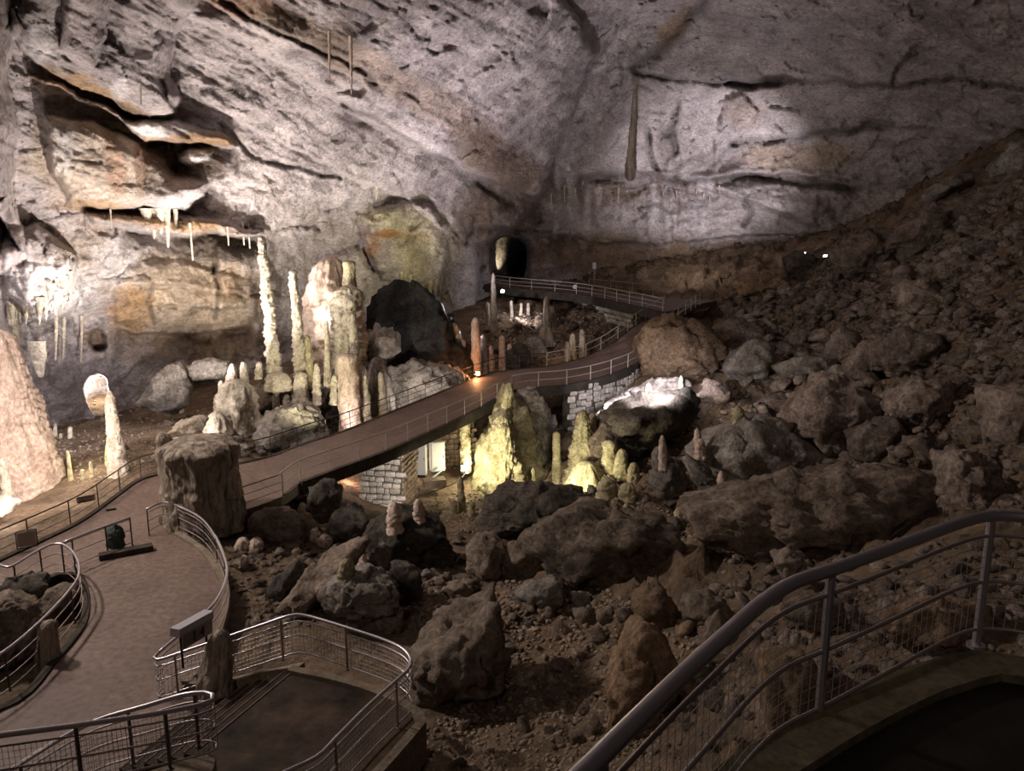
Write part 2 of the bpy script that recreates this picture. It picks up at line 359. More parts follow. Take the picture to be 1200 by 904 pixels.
def inpoly(pts, soft=3.0):
    """1 inside the outline, 0 outside, soft border"""
    X = np.array(pts, float); n = len(X); ins = np.zeros(len(wu), bool); dm = np.full(len(wu), 1e9)
    sel = (wu > X[:, 0].min() - 20) & (wu < X[:, 0].max() + 20) & (wv > X[:, 1].min() - 20) & (wv < X[:, 1].max() + 20)
    a = wu[sel]; b = wv[sel]; ii = np.zeros(len(a), bool); dd = np.full(len(a), 1e9)
    for i in range(n):
        x1, y1 = X[i]; x2, y2 = X[(i + 1) % n]
        cr = ((y1 > b) != (y2 > b)) & (a < (x2 - x1) * (b - y1) / ((y2 - y1) if y2 != y1 else 1e-9) + x1); ii ^= cr
        t = np.clip(((a - x1) * (x2 - x1) + (b - y1) * (y2 - y1)) / ((x2 - x1) ** 2 + (y2 - y1) ** 2 + 1e-9), 0, 1)
        dd = np.minimum(dd, np.hypot(a - x1 - t * (x2 - x1), b - y1 - t * (y2 - y1)))
    sd = np.full(len(wu), -1e3); sd[sel] = np.where(ii, dd, -dd)
    return sd
def crack(pts, wd, dp):
    """a joint in the rock: a groove dp metres deep"""
    global D
    X = np.array(pts, float); dm = np.full(len(wu), 1e9)
    for (x1, y1), (x2, y2) in zip(X[:-1], X[1:]):
        t = np.clip(((wu - x1) * (x2 - x1) + (wv - y1) * (y2 - y1)) / ((x2 - x1) ** 2 + (y2 - y1) ** 2), 0, 1)
        dm = np.minimum(dm, np.hypot(wu - x1 - t * (x2 - x1), wv - y1 - t * (y2 - y1)))
    D = D + dp * np.clip(1 - dm / wd, 0, 1); CR.append((dm, wd))
CR = []
def mass(pts, amt, edge=10.0, rnd=1):
    """a block with a traced outline standing proud of the wall by amt metres, its rim rounded over `edge`"""
    global D
    sd = inpoly(pts); t = np.clip(sd / edge, 0, 1)
    D = D - amt * np.sqrt(np.clip(1 - (1 - t) ** 2, 0, 1)) * (sd > 0)
# upper left hanging lobes
mass([(20,-40),(12,40),(40,75),(80,98),(118,112),(140,128),(175,140),(205,134),(213,112),(200,90),(205,40),(230,10),(240,-40)], 5.0, 34)
mass([(75,-40),(70,60),(110,85),(125,40),(130,-40)], 1.6, 20)
mass([(30,85),(60,100),(100,120),(140,140),(170,165),(215,168),(262,168),(280,176),(268,160),(240,150),(210,142),(150,138),(110,118),(60,92)], 2.6, 10)
mass([(52,135),(110,142),(160,165),(190,182),(205,205),(246,214),(236,232),(215,248),(170,242),(130,246),(80,238),(58,205)], 2.8, 20)
ledge([(160,166),(190,164),(240,166),(282,172)], 4.0, 30, .6, 6)
mass([(207,180),(225,172),(250,176),(245,188),(225,195),(208,190)], 1.6, 8)
ledge([(90,238),(130,247),(170,242),(214,248),(235,232),(255,205)], 2.0, 16, .4, 6)
mass([(100,248),(160,250),(220,252),(270,262),(312,272),(300,282),(250,276),(200,274),(150,268),(110,262)], 2.2, 9)
ledge([(140,268),(200,274),(250,275),(310,276)], 3.0, 22, .3, 5)
mass([(150,310),(200,305),(260,318),(300,330),(302,372),(240,384),(180,388),(135,380),(132,345)], 1.3, 40)
ledge([(130,384),(180,390),(250,388),(300,376)], 2.6, 34, .2, 8)
mass([(0,300),(8,270),(45,262),(90,300),(95,345),(70,380),(30,372),(5,345)], 3.0, 22)
ledge([(0,352),(30,376),(85,370)], 2.0, 26)
mass([(-60,-40),(10,-40),(22,30),(8,90),(20,150),(16,220),(34,300),(-10,330),(-60,330)], 5.0, 20)
ledge([(-30,235),(0,255),(30,300)], 4, 22)
# big slanting ceiling slab with its brown edge
mass([(160,-40),(640,-40),(700,60),(648,195),(640,235),(560,205),(470,165),(400,120),(300,60),(200,10)], 2.4, 16)
ledge([(400,124),(470,160),(560,205),(640,238)], 1.6, 20, .3, 6)
ledge([(195,95),(300,150),(400,200),(480,235),(550,290)], .9, 16, .3, 8)
ledge([(230,-10),(300,35),(345,52),(400,82),(460,100)], 1.4, 14, .4, 6)
bump(600,40,70,60,1.2,.5,0); bump(760,30,90,50,-1.6,.3,0); bump(330,40,50,22,1.5,.4,0)
# left mass ends in a corner; the far wall stands further back behind it
sd = inpoly([(648,180),(642,215),(600,262),(560,285),(554,320),(556,620),(1300,620),(1300,300),(980,268),(960,262),(840,218),(760,205),(700,200),(672,205)])
D = D + 2.8 * sstep(sd, 0, 10)
# lit bulge at 470,300 and the drapery bank
mass([(425,262),(440,245),(470,236),(505,242),(525,262),(528,300),(515,345),(470,340),(440,320),(425,290)], 3.0, 26)
ledge([(425,270),(460,276),(510,268)], .9, 8, .5, 6)
mass([(380,300),(420,290),(450,330),(500,350),(548,360),(552,395),(500,400),(470,395),(430,420),(380,400)], 2.0, 26)
mass([(256,290),(300,290),(330,330),(322,400),(300,440),(258,440),(240,380)], 1.6, 22)
# right wall
ledge([(740,84),(790,90),(850,97),(950,95),(1050,100),(1120,90),(1160,98),(1260,112)], .8, 12, .5, 10)
ledge([(798,-30),(815,15),(795,45),(775,62),(745,84)], 1.6, 10, .6, 6)
ledge([(1075,60),(1080,-40)][::-1], 0, 5)
mass([(836,160),(852,115),(872,108),(890,130),(880,150),(860,165),(838,190)], 1.3, 10)
ledge([(680,205),(730,196),(790,205),(850,178),(880,168),(905,172),(950,158),(990,152),(1020,142),(1050,146),(1100,150)], 1.8, 30, .5, 8)
ledge([(690,222),(760,215),(830,210),(900,200),(960,205),(1010,212)], 1.6, 14, .7, 9)
ledge([(820,216),(870,206),(930,202),(970,212),(1012,222)], 1.5, 9, .6, 6)
ledge([(560,262),(640,268),(700,282),(780,284),(850,278),(900,274),(965,272)], 1.6, 12, 1.0, 12)
bump(720,300,70,30,-1.8,0,0); bump(800,250,40,30,.9,0,0); bump(930,240,60,26,.9,0,0)
for cx, cy, r in [(900,235,20),(950,250,24),(985,225,16),(915,150,30),(1040,60,50),(690,160,40),(1120,170,60),(420,60,60),(520,150,45),(350,230,60),(300,120,50),(450,220,40)]:
    bump(cx, cy, r * 1.6, r, .8, random.uniform(-.5, .8), 0)
crack([(745,86),(790,92),(850,98),(880,99),(950,95),(1050,101),(1120,92),(1160,99),(1262,114)], 4.0, 1.0)
crack([(855,97),(885,98),(915,95)], 8, 1.6)
crack([(1046,98),(1052,80),(1075,60)], 3.5, 1.0); crack([(830,0),(806,30),(778,58),(746,80)], 9, 1.2)
crack([(758,150),(762,180),(770,200)], 5, 1.0); crack([(795,122),(786,150),(790,180)], 5, 1.0)
crack([(860,168),(905,166),(950,158),(1000,150),(1045,144)], 6, 1.4)
crack([(400,122),(440,138),(480,165),(530,190)], 3.5, .6); crack([(260,0),(330,42),(400,70),(440,96)], 4, .7); crack([(258,145),(275,160),(300,185),(345,196),(400,210)], 4, .6)
crack([(190,92),(196,115),(205,128)], 4, .6); crack([(530,270),(545,285),(556,268)], 4, .8)
crack([(800,215),(870,206),(930,214),(1010,222)], 5, 1.3); crack([(690,210),(740,204),(800,214)], 5, 1.2)
crack([(870,225),(880,250),(872,265)], 4, .8); crack([(560,215),(600,240)], 5, .8)
ledge([(135,335),(180,330),(240,338),(300,345)], .7, 12, .3, 6); ledge([(140,360),(200,356),(260,362),(300,358)], .6, 10, .3, 5); crack([(252,312),(258,340),(250,372)], 4, .7); crack([(180,330),(172,352),(182,380)], 3.5, .5)
# tunnel mouth and the lit alcove at the left: real hollows
def hole(cx, cy, rx, ry, amt, sq=2.4, wob=1.0, slope=False):
    global D
    a_ = u + wob * (wu - u); b_ = v + wob * (wv - v); q = np.abs((a_ - cx) / rx) ** sq + np.abs((b_ - cy) / ry) ** sq
    D = D + (amt if not slope else amt * np.clip(.25 + .75 * (u - cx + rx) / (2 * rx), 0, 1.1)) * (1 - sstep(q, .80, 1.06))
hole(595, 304, 23, 27, 13.0, 2.6, .3, True)
hole(114, 462, 15, 24, 4.5, 2.0, 1.3)
hole(116, 400, 12, 13, 3.0)
hole(233, 458, 18, 20, 3.0)
hole(905, 288, 6, 2, .5)
# relief
P = np.c_[(u - 600) / FPX * D, D * (CP + (452 - v) / FPX * SP), H + D * (-SP + (452 - v) / FPX * CP)]
slab = np.clip(1 - sstep(v + .0 * u, 190, 260), 0, 1) * (1 - sstep(u, 640, 740))
ca, sa = math.cos(.50), math.sin(.50); A_ = (u * ca + v * sa); B_ = (-u * sa + v * ca)
stri = ridged(np.c_[A_ * .006, B_ * .045, P[:, 1] * .02], 5)
str2 = ridged(np.c_[A_ * .02, B_ * .12, P[:, 1] * .05], 3)
hor = ridged(np.c_[P[:, 0] * .06, P[:, 1] * .06, P[:, 2] * .42], 4)
Wp = P + .8 * np.c_[fbm(P * .4 + 3, 3), fbm(P * .4 + 31, 3), fbm(P * .4 + 61, 3)]
_e1 = np.array((at(640, 240, 78) - at(200, 10, 44)).normalized()); _e3 = np.cross([0, 1, 0], _e1); _e3 /= np.linalg.norm(_e3); _e2 = np.cross(_e3, _e1)
Ws = np.c_[Wp @ _e1 * .33, Wp @ _e2 * .7, Wp @ _e3]; Wh = Wp * np.array([.6, .6, 1.0])
CH = slab * (.42 * chips(Ws, 2.2, 5) + .2 * chips(Ws, .9, 9)) + (1 - slab) * (.55 * chips(Wh, 2.0, 15) + .28 * chips(Wh, .8, 19))
iso = fbm(P * .16, 5); rid = ridged(P * .33, 5); ver = ridged(np.c_[P[:, 0] * 1.3, P[:, 1] * .8, P[:, 2] * .12], 3)
drape = np.clip(sstep(v, 200, 225) * (1 - sstep(v, 268, 290)) * sstep(u, 640, 670) * (1 - sstep(u, 860, 900)), 0, 1) \
      + np.clip(sstep(v, 280, 310) * (1 - sstep(v, 400, 450)) * (1 - sstep(u, 90, 130)), 0, 1)
rest = 1 - slab
D = D - iso * 1.5 - slab * (stri * .42 + str2 * .13) - rest * (rid * .40 + hor * .30) - .10 * ridged(P * 1.3, 3) + CH - drape * ver * .55
P = np.c_[(u - 600) / FPX * D, D * (CP + (452 - v) / FPX * SP), H + D * (-SP + (452 - v) / FPX * CP)]
C0 = np.tile(np.array([.53, .475, .475]), (len(u), 1))
cn = fbm(P * .22 + 5, 4); cn2 = fbm(P * .9 + 9, 3)
def stain_or_shade(cx, cy, rx, ry, col, amt=1.0, rot=0, pw=1.0, ns=.9):
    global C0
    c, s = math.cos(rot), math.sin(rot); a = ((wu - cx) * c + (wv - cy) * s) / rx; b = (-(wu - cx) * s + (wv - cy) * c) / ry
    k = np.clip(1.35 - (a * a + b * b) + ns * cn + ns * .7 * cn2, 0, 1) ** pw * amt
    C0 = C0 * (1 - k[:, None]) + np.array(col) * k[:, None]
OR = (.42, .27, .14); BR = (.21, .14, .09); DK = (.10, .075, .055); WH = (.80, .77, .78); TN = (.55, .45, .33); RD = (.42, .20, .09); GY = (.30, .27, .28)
stain_or_shade(120, 190, 90, 70, (.52, .43, .34), .8); stain_or_shade(230, 350, 90, 70, TN, .9); stain_or_shade(110, 300, 60, 50, (.52, .44, .36), .7)
stain_or_shade(150, 60, 80, 70, (.34, .30, .31), .7); stain_or_shade(60, 100, 30, 18, OR, .6, .6); stain_or_shade(120, 112, 60, 12, OR, .9, .5); stain_or_shade(165, 135, 30, 8, BR, .9, .4)
stain_or_shade(230, 165, 55, 10, (.33, .21, .12), .95); stain_or_shade(225, 188, 55, 20, DK, .9); stain_or_shade(135, 190, 12, 40, (.36, .22, .15), .7, -.2); stain_or_shade(165, 195, 10, 35, (.36, .22, .15), .6)  # the darkest patch darkens the recess under the brown overhang
stain_or_shade(55, 170, 20, 50, TN, .6); stain_or_shade(200, 262, 90, 11, OR, .9, .1); stain_or_shade(105, 242, 50, 8, OR, .7); stain_or_shade(260, 290, 55, 22, DK, .85)  # the darkest patch darkens the recess beneath the shelf
stain_or_shade(155, 365, 30, 30, OR, .9); stain_or_shade(270, 330, 14, 26, OR, .4); stain_or_shade(220, 405, 100, 30, (.36, .26, .17), .6); stain_or_shade(110, 400, 14, 12, OR, .9)
stain_or_shade(45, 45, 22, 30, WH, .6); stain_or_shade(70, 160, 22, 40, WH, .5); stain_or_shade(140, 105, 14, 18, WH, .8); stain_or_shade(178, 152, 22, 8, WH, .8, .3); stain_or_shade(230, 184, 18, 8, WH, 1)
stain_or_shade(60, 345, 55, 40, WH, .75); stain_or_shade(135, 300, 28, 34, WH, .8, .3); stain_or_shade(90, 330, 30, 20, WH, .5); stain_or_shade(80, 440, 70, 50, (.38, .35, .38), .7); stain_or_shade(230, 440, 90, 20, (.45, .42, .40), .5)
stain_or_shade(470, 100, 150, 22, (.33, .25, .20), .75, .5); stain_or_shade(590, 190, 70, 26, (.28, .20, .15), .85, .5); stain_or_shade(290, 8, 50, 14, RD, .6, .2); stain_or_shade(340, 30, 60, 18, (.35, .27, .2), .7, .4); stain_or_shade(400, 60, 20, 40, (.33, .26, .2), .6)
stain_or_shade(470, 262, 45, 20, (.55, .50, .34), .9); stain_or_shade(470, 275, 46, 5, RD, .95); stain_or_shade(435, 292, 12, 16, RD, .7); stain_or_shade(500, 295, 40, 40, (.60, .54, .36), .8)
stain_or_shade(560, 240, 26, 26, (.27, .2, .16), .6); stain_or_shade(600, 260, 60, 50, (.26, .20, .16), .85); stain_or_shade(700, 300, 110, 26, (.24, .16, .11), .9); stain_or_shade(860, 300, 130, 16, (.34, .25, .17), .8)  # second patch paints in the shade beside the corner
stain_or_shade(700, 225, 60, 22, (.24, .18, .14), .8); stain_or_shade(780, 225, 30, 24, (.28, .2, .16), .6); stain_or_shade(870, 130, 24, 20, (.40, .32, .27), .7); stain_or_shade(935, 185, 70, 18, (.42, .33, .25), .8)
stain_or_shade(900, 210, 70, 7, DK, .55); stain_or_shade(745, 100, 5, 60, (.34, .25, .15), .3); stain_or_shade(790, 35, 14, 34, (.36, .26, .16), .8, .6); stain_or_shade(915, 94, 26, 5, DK, .8)
stain_or_shade(1050, 240, 110, 30, (.40, .33, .30), .5); stain_or_shade(780, 170, 10, 30, DK, .5, -.2); stain_or_shade(1060, 100, 200, 6, (.34, .28, .28), .5)
for k in range(26):
    stain_or_shade(random.uniform(640, 860), random.uniform(205, 270), 3.5, random.uniform(12, 26), (.78, .74, .76), .45, 0, 1, .6)
for k in range(16):
    stain_or_shade(random.uniform(5, 90), random.uniform(310, 420), 3.5, random.uniform(12, 30), (.85, .82, .84), .6, 0, 1, .6)
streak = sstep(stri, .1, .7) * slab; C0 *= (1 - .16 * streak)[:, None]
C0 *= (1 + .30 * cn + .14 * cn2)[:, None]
stain_or_shade(607, 304, 17, 30, (.05, .055, .07), 1, 0, .6, .2)  # shade in the tunnel's right side, painted into the rock colour
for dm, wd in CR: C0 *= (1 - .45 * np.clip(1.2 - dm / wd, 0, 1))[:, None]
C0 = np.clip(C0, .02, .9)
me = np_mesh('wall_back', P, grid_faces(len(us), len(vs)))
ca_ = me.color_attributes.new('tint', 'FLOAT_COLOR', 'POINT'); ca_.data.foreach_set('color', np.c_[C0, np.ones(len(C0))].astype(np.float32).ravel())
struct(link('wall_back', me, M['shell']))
SHELL_P = P.reshape(len(us), len(vs), 3)
def shell_at(px, py):
    i = int(np.clip(np.searchsorted(us, px), 1, len(us) - 1)); j = int(np.clip(np.searchsorted(vs, py), 1, len(vs) - 1))
    return Vector(SHELL_P[i, j])
# ------------------------------------------------------------------ walkways
from mathutils.geometry import tessellate_polygon
def slab(name, pts, thick, mat, step=.6, smooth=True, n_str=True, parent=None):
    """flat paved area: outline points in order, with vertical edges"""
    V = [Vector(p) for p in pts]; n = len(V)
    tri = tessellate_polygon([[Vector((p.x, p.y, 0)) for p in V]])
    W = V + [p - Vector((0, 0, thick)) for p in V]
    Fs = [tuple(t) for t in tri] + [(i, (i + 1) % n, n + (i + 1) % n, n + i) for i in range(n)]
    o = link(name, poly_mesh(name, W, Fs), mat, parent)
    if n_str: struct(o)
    return o
def outline(spec, z=None, step=.5):
    return crom([at_z(p[0], p[1], z if z is not None else p[2]) for p in spec], step)
def ribbon(name, A, B, thick, mat, n=90, edge=None, parent=None):
    A = crom(A, .5); B = crom(B, .5); LA, LB = length(A), length(B)
    a = [along(A, LA * i / n) for i in range(n + 1)]; b = [along(B, LB * i / n) for i in range(n + 1)]
    V = []; Fs = []
    for p, q in zip(a, b): V += [p, q, q - Vector((0, 0, thick)), p - Vector((0, 0, thick))]
    for i in range(n):
        for k in range(4): Fs.append((i * 4 + k, i * 4 + (k + 1) % 4, i * 4 + 4 + (k + 1) % 4, i * 4 + 4 + k))
    Fs += [(0, 1, 2, 3), (n * 4 + 3, n * 4 + 2, n * 4 + 1, n * 4)]
    o = link(name, poly_mesh(name, V, Fs), mat, parent)
    return struct(o) if parent is None else o
def strip(name, pts, wd, ht, mat, parent=None, off=0.0, raise_=0.0):
    """a kerb that follows a line"""
    P = crom(pts, .35); V = []; Fs = []; m = len(P)
    for i, p in enumerate(P):
        t = (P[min(i + 1, m - 1)] - P[max(i - 1, 0)]); t.z = 0; t.normalize(); s = Vector((t.y, -t.x, 0))
        c = p + s * off + Vector((0, 0, raise_))
        V += [c - s * wd / 2, c + s * wd / 2, c + s * wd / 2 - Vector((0, 0, ht)), c - s * wd / 2 - Vector((0, 0, ht))]
    for i in range(m - 1):
        for k in range(4): Fs.append((i * 4 + k, i * 4 + (k + 1) % 4, i * 4 + 4 + (k + 1) % 4, i * 4 + 4 + k))
    Fs += [(0, 1, 2, 3), (m * 4 - 1, m * 4 - 2, m * 4 - 3, m * 4 - 4)]
    o = link(name, poly_mesh(name, V, Fs), mat, parent)
    return struct(o) if parent is None else o

back = [(-150,735),(-60,690),(0,658),(45,637),(95,612),(140,580),(165,563),(192,556),(245,550),(290,542),(312,537)]
front = [(352,566),(330,582),(300,594),(262,603),(230,612),(207,622)]
right = [(207,627),(228,639),(245,654),(258,675),(265,694),(262,722),(245,768),(218,803)]
isl = [(-160,880),(-60,850),(18,824),(61,779),(91,743),(100,721),(99,692),(90,674),(70,674),(30,692),(-60,735),(-150,778)]
poly = outline(back, 0) + outline(front, 0) + outline(right, 0) + [at_z(*p, 0) for p in [(200,820),(262,812),(262,830),(255,960),(-100,1010),(-250,910)]] + outline(isl, 0)
terrace = slab('brown_path', poly, .45, M['path'])
strip('path_kerb', [at_z(*p, 0) for p in back], .16, .35, M['deck'], terrace, 0, .07)
strip('path_kerb', [at_z(*p, 0) for p in right], .22, .35, M['curb'], terrace, 0, .10)
strip('path_kerb', [at_z(*p, 0) for p in isl[:-1]], .2, .35, M['deck'], terrace, 0, .06)

BB = [(275,546,0),(312,537,0),(362,519,0),(400,507,.05),(475,477,.2),(542,450,.5),(575,438,.8),(600,434,1.0),(640,430,1.2),(680,421,1.6),(705,410,2.1),(725,397,2.9),(745,382,3.6),(772,365,4.5),(779,360,4.8)]
BF = [(330,582,0),(352,566,0),(395,550,0),(450,530,.05),(500,508,.15),(550,485,.35),(600,459,.8),(620,455,.9),(660,452,1.0),(700,444,1.2),(730,434,1.5),(752,424,1.8),(764,403,2.8),(777,385,3.8),(800,366,4.7),(822,353,5.0)]
up1 = Vector((0, 0, .025))
bridge = ribbon('bridge_deck', [at_z(*p) + up1 for p in BB], [at_z(*p) + up1 for p in BF], .35, M['path'], 140)
strip('bridge_edge', [at_z(*p) for p in BB], .22, .55, M['deck'], bridge, 0, .05)
strip('bridge_edge', [at_z(*p) for p in BF[1:12]], .25, .62, M['deck'], bridge, 0, .05)
UB = [(840,352,5.0),(790,350,5.1),(740,345,5.2),(675,338,5.4),(600,331,5.9),(575,329,6.0)]
UF = [(778,366,4.8),(760,362,5.0),(742,358,5.05),(675,345,5.3),(600,338,5.7),(563,333,5.9)]
upper = ribbon('upper_walkway', [at_z(*p) for p in UB], [at_z(*p) for p in UF], .5, M['path'], 60)
strip('walkway_edge', [at_z(*p) for p in UF], .25, .8, M['deck'], upper, 0, .04)
slab('tunnel_floor', [at(575, 329, 84), at(620, 329, 84), at(620, 329, 96), at(575, 329, 96)], .4, M['path'])

# landing with its stair down to the path
LZ = 1.2
curb = [(340,787),(410,803),(462,822),(488,838),(494,850),(479,868),(440,912),(400,952),(330,1012)]
land = slab('wet_landing', [at_z(x, y, LZ) for x, y in curb] + [at_z(*p, LZ) for p in [(150,1040),(200,960),(258,858)]], 1.7, M['landing'])
strip('landing_kerb', [at_z(*p, LZ) for p in curb], .2, .9, M['curb'], land, 0, .09)
c0 = at_z(340, 790, LZ); c1 = at_z(258, 858, LZ); e = (c1 - c0).normalized(); nrm = Vector((-e.y, e.x, 0));
if nrm.x > 0: nrm = -nrm
Lst = (c1 - c0).length + .6
stair = struct(bpy.data.objects.new('stair', None)); COL.objects.link(stair)
wall_top0 = at_z(340, 787, LZ)
for k in range(1, 7):
    z = LZ - k * .171; a = c0 - e * .25 + nrm * (.36 * (k - 1)); b = c0 + e * Lst + nrm * (.36 * (k - 1))
    V = [a, b, b + nrm * .38, a + nrm * .38]; V = [Vector((p.x, p.y, z)) for p in V]; W = V + [Vector((p.x, p.y, z - .5)) for p in V]
    st = link('step', poly_mesh('step', W, [(0,1,2,3),(4,7,6,5),(0,4,5,1),(1,5,6,2),(2,6,7,3),(3,7,4,0)]), M['landing'], stair)
    m_ = MB(); m_.tube([V[3] + Vector((0, 0, -.005)), V[2] + Vector((0, 0, -.005))], .022, 6); m_.build('nosing', M['path'], st)
m_ = MB(); m_.tube([c0 - e * .2, c0 + e * Lst], .024, 6); m_.build('nosing', M['path'], land)
# sloping kerb beside the steps
kp = [Vector((c0 - e * .3 + nrm * s)) for s in (-.1, .9, 1.8, 2.6, 3.3)]
for p, z in zip(kp, (1.29, .95, .52, .2, .1)): p.z = z
strip('stair_kerb', kp, .22, 1.3, M['curb'], stair)
print('STAIRKERB', [tuple(round(c, 2) for c in p) for p in kp])

# island wall under the looped railing
iz = 1.75
slab('loop_kerb', [at_z(x, y, iz) for x, y in [(150,912),(200,896),(240,882),(253,888),(250,900),(235,960),(140,990),(60,1010),(60,960)]], 2.2, M['curb'])
# near terrace at the right
RZ = 7.6
pc = [(800,985),(870,912),(915,885),(961,857),(1005,833),(1075,801),(1120,787),(1152,781),(1185,785),(1260,800),(1340,820)]
near = slab('near_terrace', [at_z(x, y, RZ) for x, y in pc] + [at_z(x, y, RZ) for x, y in [(1500,1100),(1400,1500),(700,1500)]], 3.0, M['blackfloor'])
strip('terrace_kerb', [at_z(*p, RZ) for p in pc], .34, .5, M['darkcurb'], near, .05, .07)

# ------------------------------------------------------------------ railings
def railing(name, label, top, hgt=1.05, fr=(.5,), posts=2.0, r=.028, rr=.016, pr=.022, m='steel', mr=None, mp=None, wires=None, group=None, box=False, base_h=None, step=.35, cat='railing'):
    """top: list of 3D points of the handrail; everything else hangs straight below it"""
    T = crom(top, step); L = length(T); mr = mr or m; mp = mp or m
    root = thing(name, label, cat, tuple(T[0] - Vector((0, 0, hgt))), group)
    org = Vector(root.location)
    hs = (lambda s: hgt) if base_h is None else (lambda s: hgt + (base_h - hgt) * s)
    def dn(f, s): p = along(T, s * L); return p - org - Vector((0, 0, hs(s) * f))
    n = max(6, int(L / step)); S = [i / n for i in range(n + 1)]
    b = MB(); b.tube([dn(0, s) for s in S], r, 10); b.build('handrail', M[m], root, True)
    for f in fr:
        b = MB(); b.tube([dn(f, s) for s in S], rr, 8); b.build('rail', M[mr], root, True)
    if isinstance(posts, (int, float)):
        k = max(1, round(L / posts)); ps = [i / k for i in range(k + 1)]; ps[0] = .004; ps[-1] = .996
    else:
        ps = []
        for q in posts:
            best = min(S, key=lambda s: (lambda p: abs(p[0] - q[0]) + (abs(p[1] - q[1]) if len(q) > 1 else 0))(PIX(along(T, s * L)))); ps.append(best)
    for s in ps:
        b = MB(); p0, p1 = dn(0, s), dn(1.0, s)
        b.tube([p0, p1 + Vector((0, 0, -.03))], pr, 8)
        b.tube([p1 + Vector((0, 0, .01)), p1 - Vector((0, 0, .02))], pr * 2.2, 8)
        b.build('post', M[mp], root, False)
    if wires:
        b = MB(); sp, f0, f1, wr = wires; hz = int((f1 - f0) * hgt / sp)
        for i in range(int(L / sp) + 1):
            s = i * sp / L
            if s <= 1: b.tube([dn(f0, s), dn(f1, s)], wr, 3, False)
        for j in range(hz + 1):
            f = f0 + (f1 - f0) * j / max(1, hz); b.tube([dn(f, s) for s in S], wr, 3, False)
        w_ = b.build('wire_mesh', M['wire'], root, False); w_['kind'] = 'stuff'
    return root
def PIX(p):
    x, y, z = p[0], p[1], p[2] - H; d = y * CP - z * SP; return (600 + FPX * x / d, 452 - FPX * (y * SP + z * CP) / d)
def T(spec, z=None, h=0): return [at_z(p[0], p[1], (z if z is not None else p[2]) + h) for p in spec]
def up(spec, h): return [Vector(at_z(*p)) + Vector((0, 0, h)) for p in spec]

railing('railing', 'curved steel railing with wire mesh above the dark terrace at the lower right', T([(1330,625),(1240,611),(1200,606),(1165,604),(1132,611),(1050,641),(975,668),(930,683),(895,705),(850,745),(800,791),(740,850),(685,905),(630,960)], 8.74),
        1.14, (.15, .5, .87), [(1160,), (972,), (700,)], .048, .016, .034, 'steel', 'rust', 'steel', (.085, .15, .87, .0028), base_h=1.3, step=.12)
railing('railing', 'steel railing curling round the right edge of the brown path below the stump', T([(172,597),(192,589),(212,595),(235,607),(252,628),(262,650),(266,672),(256,700),(237,722),(207,747),(186,765)], 1.05),
        1.05, (.14, .45, .8), [(173,598), (207,593), (238,610), (252,628), (262,652)], .038, .016, .024, 'steel', 'rust', 'darksteel', (.16, .14, .95, .003), step=.2)
railing('railing', 'long steel railing with wire mesh along stair and wet landing', T([(186,765,1.05),(180,771,1.03),(184,774,1.04),(215,764,1.2),(280,742,1.7),(335,723,2.2),(345,720,2.25),(360,722,2.25),(410,737,2.25),(452,751,2.25),(474,762,2.25),(482,775,2.25),(480,784,2.25),(470,793,2.25),(430,829,2.25),(395,864,2.27),(372,887,2.33),(330,907,2.45),(290,930,2.6)]),
        1.05, (.16, .5, .93), [(208,766), (254,750), (330,724), (405,736), (467,796), (395,864)], .038, .017, .026, 'steel', 'steel', 'rust', (.10, .16, .93, .0045), step=.2)
railing('railing', 'looped steel railing with wire mesh in the bottom left corner', T([(-110,878,4.9),(-60,870,4.6),(0,862,4.2),(100,849,3.6),(198,834,3.0),(240,825,2.9),(251,820,2.9),(250,815,2.9),(240,812,2.88),(222,813,2.85),(170,828,2.5),(113,845,2.2),(68,868,1.9),(14,902,1.6),(-30,930,1.3)]),
        1.08, (.16, .5, .9), [(-60,870), (93,850), (198,834), (232,813), (150,834), (30,893)], .044, .018, .032, 'steel', 'rust', 'darksteel', (.09, .16, .9, .004), step=.2)
railing('railing', 'steel railing curving round the boulders at the left edge of the brown path', T([(-70,806),(0,767),(40,735),(72,703),(90,680),(93,668),(90,655),(80,642),(68,637),(58,639),(40,648),(12,665),(6,665),(-4,660),(-50,640)], 1.05),
        1.05, (.33, .66, .95), [(5,765), (53,724), (82,692), (72,638), (88,650), (47,645), (18,662)], .038, .016, .026, 'steel', 'rust', 'darksteel', None, step=.2)
railing('railing', 'short straight railing dividing the two paths beside a green bag', T([(74,636),(112,621),(152,607)], 1.05),
        1.05, (.06, .45, .9), [(122,), (150,), (84,)], .034, .018, .026, 'steel', 'rust', 'darksteel', None, step=.3)
bb = [Vector(at_z(x, y, 0)) + Vector((0, 0, 1.02)) for x, y in [(-150,735),(-60,690),(0,656),(45,635),(95,610),(140,578),(165,561),(192,554),(215,551)]]
railing('railing', 'dark railing behind the left path, running down past the giant pale column', bb, 1.02, (.33, .66, .93), 1.9, .03, .014, .024, 'darksteel', wires=(.16, .33, .93, .002), step=.4)
railing('railing', 'dark railing on the far side of the long bridge', up(BB[:9], 1.05), 1.05, (.35, .68), 2.0, .03, .016, .024, 'darksteel', step=.6)
railing('railing', 'pale railing round the bend and up the ramp beyond the bridge', up(BB[8:], 1.05), 1.05, (.5,), 1.8, .035, .02, .028, 'farsteel', step=.6)
railing('railing', 'railing on the near side of the long bridge above the masonry pillar', up(BF[:7], 1.05), 1.05, (.5,), 1.9, .03, .016, .024, 'farsteel', step=.6, wires=None)
railing('railing', 'pale railing on the curved stone wall right of the yellow stalagmite', up(BF[6:12], 1.05), 1.05, (.5,), 2.0, .035, .02, .028, 'farsteel', step=.6)
